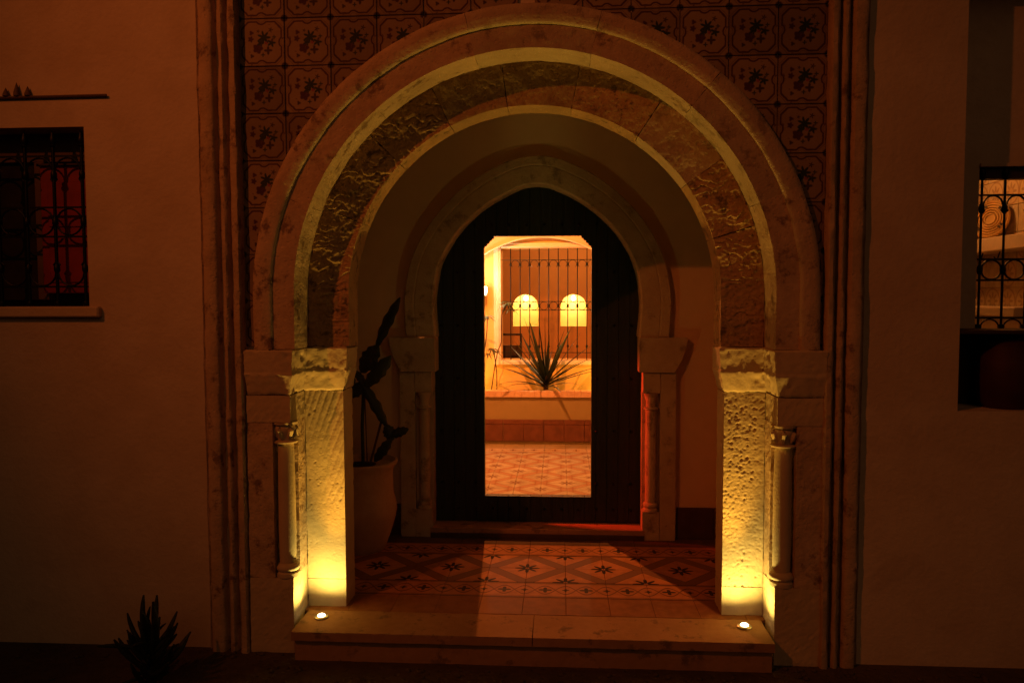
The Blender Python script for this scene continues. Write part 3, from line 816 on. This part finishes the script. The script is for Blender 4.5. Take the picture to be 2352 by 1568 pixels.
kw = MB()
kw.box(2.615, 2.70, .33, 2.6, .5, 2.7); kw.box(1.55, 2.70, 2.6, 2.7, .5, 2.7); kw.box(1.45, 1.55, .33, 2.7, .5, 2.7); kw.box(1.45, 2.7, .33, 2.7, 2.7, 2.78); kw.box(1.45, 2.7, .33, 2.7, .42, .5)
kwo = tag(kw.build('kitchen_walls', M['shelf']), kind='structure')
kt = floor_mat('kitchen_patterned_tile', 'none', (.5, .4, .26), (.1, .1, .1), (.1, .1, .1))
def kitchen_tile_mat():
    m, nt, b = new_mat('kitchen_floral_tile', .3, .45)
    tc = nt.nodes.new('ShaderNodeTexCoord'); sp = nt.nodes.new('ShaderNodeSeparateXYZ'); nt.links.new(tc.outputs['Object'], sp.inputs[0])
    u = X(sp.outputs[1]) * 13.3; v = X(sp.outputs[2]) * 13.3
    th = X.op('ARCTAN2', v, u); rr = xlen(u, v)
    c = mix((.48, .36, .21), (.30, .19, .10), below(rr - (X.op('COSINE', th * 8.0) * .2 + .5), 0, .05))
    c = mix(c, (.42, .28, .14), below(rr, .25, .05)); c = mix(c, (.32, .2, .11), below(xabs(rr - .92), .06, .04))
    nt.links.new(c, b.inputs['Base Color']); return m
M['k_tile'] = kitchen_tile_mat()
kme = {}
for nm, mt in (('a', M['k_tile']), ('b', kt)):
    o = MB().box(0, .012, -.0735, .0735, -.0735, .0735, .0015).build('tile', mt, org=(0, 0, 0)); kme[nm] = o.data; bpy.data.objects.remove(o)
for i in range(8):
    for j in range(8):
        yy = .70 + .15 * i; zz = 1.10 + .15 * j
        if j in (4,) : pass
        inst('tile', kme['a' if (j in (2, 6) or (i + j) % 3 == 0) else 'b'], kwo, (2.602 + random.uniform(-.001, .001), yy, zz))
shf = empty('kitchen_shelf', (2.5, 1.3, 1.66), 'thick pale kitchen shelf carrying the straw tray', 'shelf')
MB().box(2.44, 2.60, .62, 1.95, 1.668, 1.742, .004).build('board', M['shelf'], shf)
for yy in (1.05, 1.22, 1.39): MB().tube([(2.50, yy, 1.667), (2.49, yy, 1.635), (2.478, yy, 1.628), (2.468, yy, 1.640)], .0035, 6).build('hook', M['iron'], shf)
ctr = empty('kitchen_counter', (2.45, 1.3, .9), 'pale kitchen counter below the shelf with glasses on it', 'counter')
MB().box(2.30, 2.60, .55, 2.2, 1.325, 1.372, .004).build('worktop', M['shelf'], ctr); MB().box(2.33, 2.59, .56, 2.19, .501, 1.323).build('cabinet', M['shelf'], ctr)
# straw tray leaning on the wall
tr = empty('straw_tray', (2.525, 1.195, 1.742), 'round woven straw tray leaning on the kitchen shelf', 'tray')
tm = MB().lathe([(.001, .008), (.03, .010), (.034, .004), (.10, .010), (.104, .016), (.108, .010), (.104, .0), (.001, .0)], (0, 0, 0), 36)
Rm = Matrix.Rotation(R(34), 3, 'Z') @ Matrix.Rotation(R(-78), 3, 'Y')
tm.v = [tuple(Rm @ Vector(p) + Vector((2.525, 1.195, 1.853))) for p in tm.v]
tb = tm.build('tray_body', M['straw'], tr, True)
for k, rr in enumerate((.028, .042, .056, .070, .084, .097)):
    mb = MB().tube([(rr * math.cos(t * math.pi / 16), rr * math.sin(t * math.pi / 16), .011) for t in range(32)], .0048, 6, True)
    mb.v = [tuple(Rm @ Vector(p) + Vector((2.525, 1.195, 1.853))) for p in mb.v]; mb.build('coil', M['straw'], tr, True)
for a in (.4, 2.2, 4.0, 5.4):
    for da in (0, .22):
        mb = MB().box(-.008, .008, -.006, .006, .010, .0175)
        mb.v = [tuple(Rm @ (Matrix.Rotation(a + da, 3, 'Z') @ Vector((p[0] + .076, p[1], p[2]))) + Vector((2.525, 1.195, 1.853))) for p in mb.v]; mb.build('dark_stitch', M['dark_wood'], tr)
jg = empty('clay_jug', (2.51, 1.395, 1.742), 'brown glazed clay jug beside the straw tray', 'jug')
MB().lathe([(.032, 0), (.052, .03), (.060, .07), (.050, .105), (.030, .125), (.028, .15), (.036, .162), (.030, .160)], (2.51, 1.395, 1.7425), 24).build('jug_body', M['clay'], jg, True)
MB().tube([(2.49, 1.365, 1.895), (2.475, 1.335, 1.885), (2.475, 1.33, 1.85), (2.49, 1.345, 1.825)], .006, 6).build('handle', M['clay'], jg, True)
gl_m, nt, b = new_mat('drinking_glass', .05, .5); b.inputs['Base Color'].default_value = (.7, .65, .55, 1); b.inputs['Alpha'].default_value = .45
gp = None
for k, yy in enumerate((1.05, 1.13, 1.21, 1.30, 1.38)):
    o = empty('drinking_glass', (2.36, yy, 1.3725), ['nearest', 'second nearest', 'middle', 'second farthest', 'farthest'][k] + ' of five small clear glasses in the row on the kitchen counter', 'glass', 'glasses in a row on the kitchen counter')
    if gp is None: gp = MB().lathe([(.020, 0), (.026, .045), (.024, .045), (.018, .004), (.001, .004)], (2.36, yy, 1.3725), 14).build('glass_body', gl_m, o, True).data
    else: inst('glass_body', gp, o, (2.36, yy, 1.3725))
kl = empty('kitchen_lamp', (2.05, 1.25, 2.35), 'small hanging kitchen lamp near the ceiling', 'lamp')
MB().lathe([(.001, .10), (.05, .09), (.11, .0), (.105, .0), (.05, .08)], (2.05, 1.25, 2.35), 20).build('shade', M['clay'], kl, True)
MB().tube([(2.05, 1.25, 2.45), (2.05, 1.25, 2.69)], .004, 6).build('cord', M['iron'], kl)
MB().lathe([(.001, -.02), (.022, 0), (.022, .02), (.001, .05)], (2.05, 1.25, 2.36), 12).build('bulb', M['bulb'], kl, True)
def point(name, loc, watts, colour, rad=.03, parent=None):
    d = bpy.data.lights.new(name, 'POINT'); d.energy = watts; d.color = colour; d.shadow_soft_size = rad
    o = bpy.data.objects.new(name, d); col.objects.link(o); o.location = loc
    if parent: o.parent = parent; o.location = Vector(loc) - parent_world(parent)
    return o
point('kitchen_light', (2.05, 1.25, 2.28), 10, (1, .36, .07), .04, kl)

# ------------------------------------------------------------------ courtyard
cf = MB().box(-2.2, 2.2, 1.40, 4.20, -.10, -.0125).build('courtyard_floor', M['c_plain']); tag(cf, kind='structure')
for i in range(-6, 6):
    x = -.018 + .1 + .198 * i
    for j in range(13):
        y = 4.10 - .198 * j
        if y < 1.5: continue
        kind = 'c_plain' if j == 0 else 'c_border' if j == 1 else 'c_lattice'
        floor_tile(cf, kind, x, y, (math.pi / 2 if (i + j) % 2 else 0) if kind == 'c_lattice' else 0, .198)
cw = MB()
cw.box(-2.3, -2.2, 1.40, 4.8, -.1, 3.0); cw.box(2.2, 2.3, 1.40, 4.8, -.1, 3.0)
cw.box(-2.2, -1.30, 1.40, 1.48, -.1, 3.0); cw.box(1.30, 2.2, 1.40, 1.48, -.1, 3.0); cw.box(-1.3, 1.3, 1.402, 1.48, 2.3, 3.0)
tag(cw.build('courtyard_side_walls', M['court_cream']), kind='structure')
# end wall: arched recess around a large grilled window
ew = MB(); AY, BY = 4.50, 4.67
acx, acz, ar_ = -.06, .98, 1.07
def acurve(x): return acz + math.sqrt(max(0, ar_ ** 2 - (x - acx) ** 2))
xsn = [acx - .98 + 1.96 * k / 40 for k in range(41)]
for a, b in zip(xsn[:-1], xsn[1:]):
    za, zb = acurve(a), acurve(b)
    ew.add([(a, AY, za), (b, AY, zb), (b, AY, 3.0), (a, AY, 3.0), (a, BY, za), (b, BY, zb)], [(0, 1, 2, 3), (0, 4, 5, 1)])
ew.box(-2.2, xsn[0], AY, BY, 0, 3.0); ew.box(xsn[-1], 2.2, AY, BY, 0, 3.0)
W0, W1, WA, WB = -.480, .640, .790, 1.938
e2 = MB(); e2.box(-1.3, W0, BY, 4.90, .0, 2.3); e2.box(W1, 1.3, BY, 4.90, .0, 2.3); e2.box(W0, W1, BY, 4.90, .0, WA); e2.box(W0, W1, BY, 4.90, WB, 2.3)
ewr = empty('courtyard_wall', (0, AY, 0), 'warm lit courtyard end wall with a shallow arched recess', 'wall')
ew.build('arch_face', M['court_cream'], ewr); e2.build('recess_wall', M['court_paint'], ewr)
# thin white moulding along the arch edge
MB().tube([(x, AY - .004, acurve(x) - .008) for x in xsn], .011, 6).build('arch_bead', M['white_trim'], ewr, True)
wf = empty('window_frame', (0, BY, WA), 'white moulded frame around the tall grilled courtyard window', 'window')
for (a, b, c_, d_) in ((W0 - .075, W0 - .002, WA - .05, WB + .06), (W1 + .002, W1 + .075, WA - .05, WB + .06)):
    MB().box(a, b, BY - .022, BY - .002, c_, d_, .005).build('jamb', M['white_trim'], wf)
    MB().box(a + .018, b - .018, BY - .032, BY - .023, c_, d_, .004).build('bead', M['white_trim'], wf)
MB().box(W0 - .001, W1 + .001, BY - .022, BY - .002, WB + .004, WB + .055, .005).build('head', M['white_trim'], wf)
MB().box(W0 - .001, W1 + .001, BY - .034, BY - .023, WB + .012, WB + .026, .003).build('bead', M['white_trim'], wf)
MB().box(W0 - .001, W1 + .001, BY - .040, BY - .002, WA - .046, WA - .003, .005).build('sill', M['white_trim'], wf)
gr = empty('window_grille', (0, BY + .02, WA), 'black iron grille with rings across the courtyard window', 'grille')
gxs = [-.383 + .0983 * k for k in range(10)]; gy = BY + .03
for x in gxs:
    bb = MB().tube([(x, gy, WA), (x, gy, WB)], .0056, 6).build('bar', M['iron'], gr, True)
    for z in (1.775, 1.350, .93): MB().lathe([(.006, -.018), (.012, -.006), (.012, .006), (.006, .018)], (x, gy, z), 8).build('collar', M['iron'], bb, True)
for z in (1.822, 1.393, 1.304, .865): MB().box(W0, W1, gy - .003, gy + .003, z - .0035, z + .0035).build('rail', M['iron'], gr)
for a, b in zip(gxs[:-1], gxs[1:]):
    xm = (a + b) / 2
    MB().tube([(xm + .041 * math.cos(t * math.pi / 9), gy, 1.3485 + .041 * math.sin(t * math.pi / 9)) for t in range(18)], .003, 5, True).build('ring', M['iron'], gr, True)
    MB().tube([(xm + .041 * math.cos(a_), gy, 1.778 + .041 * math.sin(a_)) for a_ in [math.pi * (1.25 - 1.5 * k / 12) for k in range(13)]], .003, 5).build('scroll', M['iron'], gr, True)

# planter
pl = empty('planter_bed', (0, 4.2, 0), 'raised planting bed with brick coping and maroon skirting in the courtyard', 'planter')
PY = 4.205
MB().box(-1.3, 1.3, PY, PY + .06, .0, .462).build('bed_wall', M['planter_wall'], pl)
MB().box(-1.3, 1.3, PY + .062, 4.49, .02, .462).build('soil', M['soil'], pl)
for i in range(-7, 7):
    x = -.031 + .1985 * i
    MB().box(x + .0015, x + .197, PY - .014, PY - .001, .030, .196, .002).build('skirting_tile', M['skirt_tile'], pl)
    MB().box(x + .0015, x + .197, PY - .017, PY - .001, .1975, .244, .002).build('skirting_cap', M['skirt_tile'], pl)
for i in range(40):
    x = -1.28 + .0645 * i
    MB().box(x, x + .0637, PY - .022 + random.uniform(-.002, .002), PY + .10, .463, .522 + random.uniform(-.002, .002), .002).build('coping_brick', M['coping'], pl)

# yucca
yu = empty('yucca', (-.01, 4.36, .46), 'spiky dark green yucca in the planting bed before the grilled window', 'plant')
def blade(L, wd, droop):
    mb = MB(); m_ = 9
    for i in range(m_ + 1):
        t = i / m_; ww = wd * (.35 + .65 * min(1, t * 4)) * (1 - t ** 2.2) + .001
        z = L * (t - droop * t * t * .5); x = L * droop * .55 * t * t
        mb.v += [(x + .25 * ww, -ww, z), (x, 0, z), (x + .25 * ww, ww, z), (x - .0025 * (1 - t), 0, z - .002)]
    for i in range(m_):
        k = i * 4
        mb.f += [(k, k + 1, k + 5, k + 4), (k + 1, k + 2, k + 6, k + 5), (k + 2, k + 3, k + 7, k + 6), (k + 3, k, k + 4, k + 7)]
    o = mb.build('leaf', M['yucca'], org=(0, 0, 0), smooth=True); me = o.data; bpy.data.objects.remove(o); return me
bl = [blade(.62, .027, .04), blade(.66, .027, .20), blade(.64, .025, .5), blade(.56, .022, .9)]
for k in range(74):
    t = k / 73.0
    tilt = R(4 + 100 * t ** .62) + random.uniform(-.12, .12); az = k * 2.39996 + random.uniform(-.3, .3)
    me = bl[min(3, int(t * 4 * random.uniform(.75, 1.1)))]
    h = .62 - .13 * t
    # depth squeezed by the wall behind: favour sideways leaves
    if math.sin(az) > .3: az += random.uniform(-.5, .5)
    L = random.uniform(.72, 1.12) * (1 if abs(math.sin(az)) < .8 else .7)
    e = Euler((0, tilt, az), 'XYZ')
    tip = e.to_matrix() @ (me.vertices[-3].co * L)
    if tip.z + h < .505: continue
    inst('leaf', me, yu, (-.012, 4.34, h), e, (L, L, L))
MB().tube([(-.01, 4.36, .46), (-.013, 4.35, .56), (-.012, 4.34, .66)], .028, 10, taper=[1.1, .9, .6]).build('trunk', M['stem'], yu, True)

# three thin umbrella-leaved shrubs at the left end of the bed
def whorl(c, n_, L, seed):
    rnd = random.Random(seed); mb = MB()
    for k in range(n_):
        a = 2 * math.pi * k / n_ + rnd.uniform(-.3, .3); l = L * rnd.uniform(.7, 1.15); dz = rnd.uniform(-.5, .35)
        d = Vector((math.cos(a), math.sin(a) * .7, 0)); s_ = Vector((-math.sin(a), math.cos(a), 0)); w_ = l * .13
        pts = [(.12, .3), (.4, 1), (.75, .8), (1.0, .05)]
        base = len(mb.v)
        for t, ww in pts:
            p = Vector(c) + d * l * t + Vector((0, 0, dz * l * t - .55 * l * t * t))
            mb.v += [tuple(p - s_ * w_ * ww), tuple(p + Vector((0, 0, .006 * ww))), tuple(p + s_ * w_ * ww)]
        for i in range(3):
            q = base + i * 3; mb.f += [(q, q + 1, q + 4, q + 3), (q + 1, q + 2, q + 5, q + 4)]
        mb.tube([tuple(Vector(c)), tuple(Vector(c) + d * l * .14)], .0015, 4)
    return mb
shr = [([(-.655, 4.34, .46), (-.635, 4.34, .80), (-.60, 4.34, 1.08), (-.592, 4.34, 1.24)], [((-.592, 4.34, 1.25), 10, .085)], 'leftmost thin stemmed shrub, drooping leaves at the wicket edge'),
       ([(-.565, 4.36, .46), (-.530, 4.36, .70), (-.492, 4.36, .90), (-.457, 4.36, 1.0), (-.452, 4.37, 1.26), (-.40, 4.37, 1.36)], [((-.39, 4.37, 1.385), 12, .10), ((-.36, 4.37, 1.33), 9, .07)], 'tallest thin stemmed shrub, leafy top before the left lit niche'),
       ([(-.505, 4.33, .46), (-.500, 4.33, .66), (-.520, 4.33, .84), (-.535, 4.33, .92)], [((-.545, 4.33, .93), 11, .085), ((-.50, 4.33, .90), 8, .06), ((-.59, 4.34, .88), 7, .06)], 'shortest thin stemmed shrub left of the yucca')]
for i, (st, wh, lab) in enumerate(shr):
    o = empty('umbrella_shrub', st[0], lab, 'plant', 'thin shrubs left of the yucca')
    MB().tube(catmull(st, 4), .0055, 6).build('stem', M['stem'], o, True)
    for j, (c, n_, L) in enumerate(wh): whorl(c, n_, L, i * 7 + j).build('leaf_whorl', M['leaf'], o)

# salon seen through the grille
sw = MB()
sw.box(-1.9, -1.8, 4.90, 8.2, -.1, 2.7); sw.box(1.8, 1.9, 4.90, 8.2, -.1, 2.7); sw.box(-1.9, 1.9, 4.90, 8.2, 2.7, 2.78); sw.box(-1.9, 1.9, 4.90, 8.2, -.1, 0)
sw.box(-1.8, -1.3, 4.80, 4.90, 0, 2.7); sw.box(1.3, 1.8, 4.80, 4.90, 0, 2.7); sw.box(-1.3, 1.3, 4.82, 4.90, 2.3, 2.7)
NY = 7.6; ncs = (-.360, .3135); nr = .183; nz0, nzs = 1.035, 1.300
sw.box(-1.8, ncs[0] - nr, NY, NY + .08, 0, 2.7); sw.box(ncs[0] + nr, ncs[1] - nr, NY, NY + .08, 0, 2.7); sw.box(ncs[1] + nr, 1.8, NY, NY + .08, 0, 2.7)
for c in ncs:
    sw.box(c - nr, c + nr, NY, NY + .08, 0, nz0)
    for k in range(16):
        a0, a1 = math.pi * k / 16, math.pi * (k + 1) / 16
        xa, za, xb, zb = c + nr * math.cos(a0), nzs + nr * math.sin(a0), c + nr * math.cos(a1), nzs + nr * math.sin(a1)
        sw.add([(xa, NY, za), (xb, NY, zb), (xb, NY, 2.7), (xa, NY, 2.7)], [(0, 1, 2, 3)])
tag(sw.build('salon_walls', M['room_wall']), kind='structure')
for i, c in enumerate(ncs):
    o = empty('wall_niche', (c, NY, nz0), ('left' if i == 0 else 'right') + ' one of two glowing arched niches behind the grille', 'niche', 'glowing arched niches')
    mb = MB(); pts = [(c - nr, nz0), (c + nr, nz0)] + [(c + nr * math.cos(math.pi * k / 16), nzs + nr * math.sin(math.pi * k / 16)) for k in range(17)]
    n = len(pts); mb.v = [(x, NY + .002, z) for x, z in pts] + [(x, NY + .26, z) for x, z in pts]
    mb.f = [tuple(range(n, 2 * n))] + [(i_, (i_ + 1) % n, (i_ + 1) % n + n, i_ + n) for i_ in range(n)]
    mb.build('niche_lining', M['niche'], o)
    MB().lathe([(.001, -.03), (.026, -.01), (.03, .012), (.018, .03), (.012, .04), (.001, .04)], (c, NY + .13, 1.425), 14).build('bulb', M['bulb'], o, True)
    point('niche_light', (c, NY + .12, 1.375), 3.6, (1, .62, .19), .03, o)
ch = empty('armchair', (-.55, 5.6, 0), 'dark high backed armchair in the shadowy room behind the grille', 'chair')
MB().box(-.80, -.30, 5.35, 5.85, .36, .46, .01).build('seat', M['dark_wood'], ch)
MB().box(-.80, -.30, 5.35, 5.41, .462, .90, .01).build('backrest', M['dark_wood'], ch)
for x in (-.80, -.545, -.325): MB().box(x, x + .025, 5.365, 5.395, .901, 1.008).build('spindle', M['dark_wood'], ch)
MB().box(-.80, -.30, 5.36, 5.40, 1.009, 1.034, .004).build('top_rail', M['dark_wood'], ch)
for x in (-.80, -.34):
    for y in (5.36, 5.81): MB().box(x, x + .04, y, y + .04, 0, .359).build('leg', M['dark_wood'], ch)
    MB().box(x, x + .04, 5.412, 5.84, .62, .66, .006).build('armrest', M['dark_wood'], ch)
    MB().box(x, x + .04, 5.80, 5.84, .461, .619).build('arm_post', M['dark_wood'], ch)
sl = empty('salon_lamp', (.5, 6.2, 2.45), 'hanging lamp lighting the room behind the grille', 'lamp')
MB().lathe([(.001, .08), (.06, .07), (.12, .0), (.115, .0), (.055, .06)], (.5, 6.2, 2.45), 20).build('shade', M['clay'], sl, True)
MB().tube([(.5, 6.2, 2.53), (.5, 6.2, 2.70)], .004, 6).build('cord', M['iron'], sl)
MB().lathe([(.001, -.02), (.022, 0), (.022, .02), (.001, .05)], (.5, 6.2, 2.46), 12).build('bulb', M['bulb'], sl, True)
point('salon_light', (.5, 6.2, 2.40), 66, (1, .50, .18), .05, sl)

# courtyard lamps
LZ0 = 2.22
cl = empty('hanging_lantern', (-.45, 3.1, LZ0), 'iron lantern hanging on a long chain over the courtyard', 'lantern')
MB().lathe([(.09, .22), (.11, .20), (.02, .30), (.001, .31)], (-.45, 3.1, LZ0), 16).build('cap', M['iron'], cl, True)
for k in range(4):
    a = math.pi / 4 + k * math.pi / 2; MB().tube([(-.45 + .08 * math.cos(a), 3.1 + .08 * math.sin(a), LZ0), (-.45 + .09 * math.cos(a), 3.1 + .09 * math.sin(a), LZ0 + .21)], .003, 6).build('strut', M['iron'], cl)
MB().tube([(-.45, 3.1, LZ0 + .31), (-.45, 3.1, 3.1)], .005, 6).build('chain', M['iron'], cl)
MB().tube([(-2.25, 3.1, 3.1), (2.25, 3.1, 3.1)], .03, 8).build('hanging_beam', M['beam'], cl)
for x in (-2.25, 2.25): MB().tube([(x, 3.1, 2.99), (x, 3.1, 3.12)], .03, 8).build('beam_post', M['beam'], cl)
point('courtyard_light', (-.45, 3.1, LZ0 - .02), COURT_W, COURT_C, .012, cl)
scn = empty('wall_sconce', (-.640, 4.47, 1.50), 'bright bare wall lamp at the left edge of the wicket view', 'lamp')
MB().box(-.675, -.605, 4.478, 4.498, 1.45, 1.55, .004).build('back_plate', M['metal'], scn)
MB().tube([(-.640, 4.478, 1.47), (-.640, 4.43, 1.47)], .008, 8).build('arm', M['metal'], scn)
MB().lathe([(.012, 0), (.034, .02), (.036, .05), (.022, .075), (.001, .082)], (-.640, 4.43, 1.465), 18).build('bulb', M['bulb'], scn, True)
point('sconce_light', (-.640, 4.37, 1.53), 11, (1, .80, .50), .03, scn)
sp = empty('garden_spike_light', (-.82, 4.40, .47), 'small garden spike light behind the planter coping', 'spotlight')
MB().lathe([(.004, 0), (.004, .05), (.02, .06), (.022, .09), (.018, .092)], (-.82, 4.40, .463), 12).build('housing', M['iron'], sp, True)
MB().lathe([(.016, .0925), (.012, .098), (.001, .10)], (-.82, 4.40, .463), 12).build('lens', M['bulb'], sp, True)
point('spike_light', (-.82, 4.38, .60), 8, (1, .36, .035), .02, sp)
sp2 = empty('garden_spike_light', (.72, 4.40, .47), 'second small garden spike light behind the planter coping, right end', 'spotlight')
MB().lathe([(.004, 0), (.004, .05), (.02, .06), (.022, .09), (.018, .092)], (.72, 4.40, .463), 12).build('housing', M['iron'], sp2, True)
MB().lathe([(.016, .0925), (.012, .098), (.001, .10)], (.72, 4.40, .463), 12).build('lens', M['bulb'], sp2, True)
point('spike_light', (.72, 4.38, .60), 11, (1, .44, .05), .02, sp2)
rl = empty('red_lamp', (-.50, 1.452, .85), 'small red lamp hung behind the left door leaf', 'lamp')
MB().tube([(-.50, 1.418, .96), (-.50, 1.452, .955), (-.50, 1.452, .92)], .005, 6).build('arm', M['iron'], rl)
MB().lathe([(.004, .07), (.016, .065), (.020, .045), (.014, .025), (.001, .018)], (-.50, 1.452, .85), 14).build('bulb', M['red_bulb'], rl, True)
rd = bpy.data.lights.new('red_light', 'SPOT'); rd.energy = 75; rd.color = (1, .045, .010); rd.spot_size = R(74); rd.spot_blend = .5; rd.shadow_soft_size = .012
ro = bpy.data.objects.new('red_light', rd); col.objects.link(ro); ro.parent = rl; ro.location = (.005, .001, -.01)
ro.rotation_euler = (Vector((.61, 1.33, .40)) - Vector((-.495, 1.453, .84))).to_track_quat('-Z', 'Y').to_euler()

# ------------------------------------------------------------------ finger-leaved succulent at the foot of the wall, left
sc = empty('finger_succulent', (-1.50, -.38, -.135), 'dark bushy succulent with finger leaves at the foot of the left wall', 'plant')
def finger(L, r_, bend):
    pts = [(bend * L * t * t, 0, L * t) for t in [k / 7 for k in range(8)]]
    o = MB().tube(pts, r_, 7, taper=[.7, .9, 1, 1.05, 1.05, 1, .8, .35]).build('leaf', M['fleshy'], org=(0, 0, 0), smooth=True); me = o.data; bpy.data.objects.remove(o); return me
fg = [finger(.16, .0085, -.30), finger(.135, .008, -.50), finger(.11, .0085, -.15), finger(.15, .007, .25)]
MB().tube([(-1.50, -.38, -.135), (-1.495, -.38, .0), (-1.505, -.38, .07)], .020, 8).build('stem', M['fleshy'], sc, True)
for k in range(64):
    t = k / 63.0; h = -.12 + .19 * (1 - t) ** .8; tilt = R(8 + 70 * t ** .45) + random.uniform(-.28, .28); az = k * 2.39996 + random.uniform(-.4, .4)
    s_ = random.uniform(.65, 1.25)
    inst('leaf', fg[random.randrange(4)], sc, (-1.50 + random.uniform(-.015, .015), -.38, h), Euler((random.uniform(-.15, .15), tilt, az)), (s_, s_, s_))

# small stones and dry litter along the foot of the wall
lit = MB(); rnd = random.Random(3)
for k in range(220):
    x = rnd.uniform(-2.6, 2.6); y = -abs(rnd.gauss(0, .12)) - .03
    if abs(x) < 1.05: y -= .12
    r_ = rnd.uniform(.004, .014)
    lit.lathe([(r_ * .5, 0), (r_, r_ * .4), (r_ * .6, r_ * .9), (r_ * .1, r_)], (x, y, -.136), 6)
tag(lit.build('gravel_litter', M['ground']), kind='stuff')

# ------------------------------------------------------------------ street lamp behind the viewer (source of the amber light)
sl = empty('street_lamp', (-4.2, -4.85, -.135), 'tall iron street lamp across the lane casting amber light', 'street lamp')
LX, LY, LZ = -3.55, -4.25, 5.0
MB().lathe([(.12, 0), (.12, .12), (.07, .18), (.05, .6), (.045, 5.1), (.03, 5.45)], (-4.2, -4.85, -.135), 14).build('pole', M['iron'], sl, True)
MB().tube([(-4.2, -4.85, 5.25), (-4.0, -4.67, 5.37), (-3.75, -4.44, 5.35), (LX, LY, 5.23)], .02, 8).build('arm', M['iron'], sl, True)
MB().lathe([(.16, .06), (.17, .08), (.10, .18), (.03, .24), (.001, .25)], (LX, LY, LZ), 16).build('hood', M['iron'], sl, True)
MB().lathe([(.001, -.02), (.07, .0), (.10, .055), (.001, .056)], (LX, LY, LZ), 16).build('lens', M['street_glass'], sl, True)
d = bpy.data.lights.new('street_light', 'SPOT'); d.energy = STREET_W; d.color = STREET_C; d.spot_size = R(52); d.spot_blend = 1.0; d.shadow_soft_size = .05
o = bpy.data.objects.new('street_light', d); col.objects.link(o); o.parent = sl
pos = Vector((LX, LY + .02, LZ - .06)); o.location = pos - sl.location
o.rotation_euler = (Vector((-.45, 0, 2.10)) - pos).to_track_quat('-Z', 'Y').to_euler()
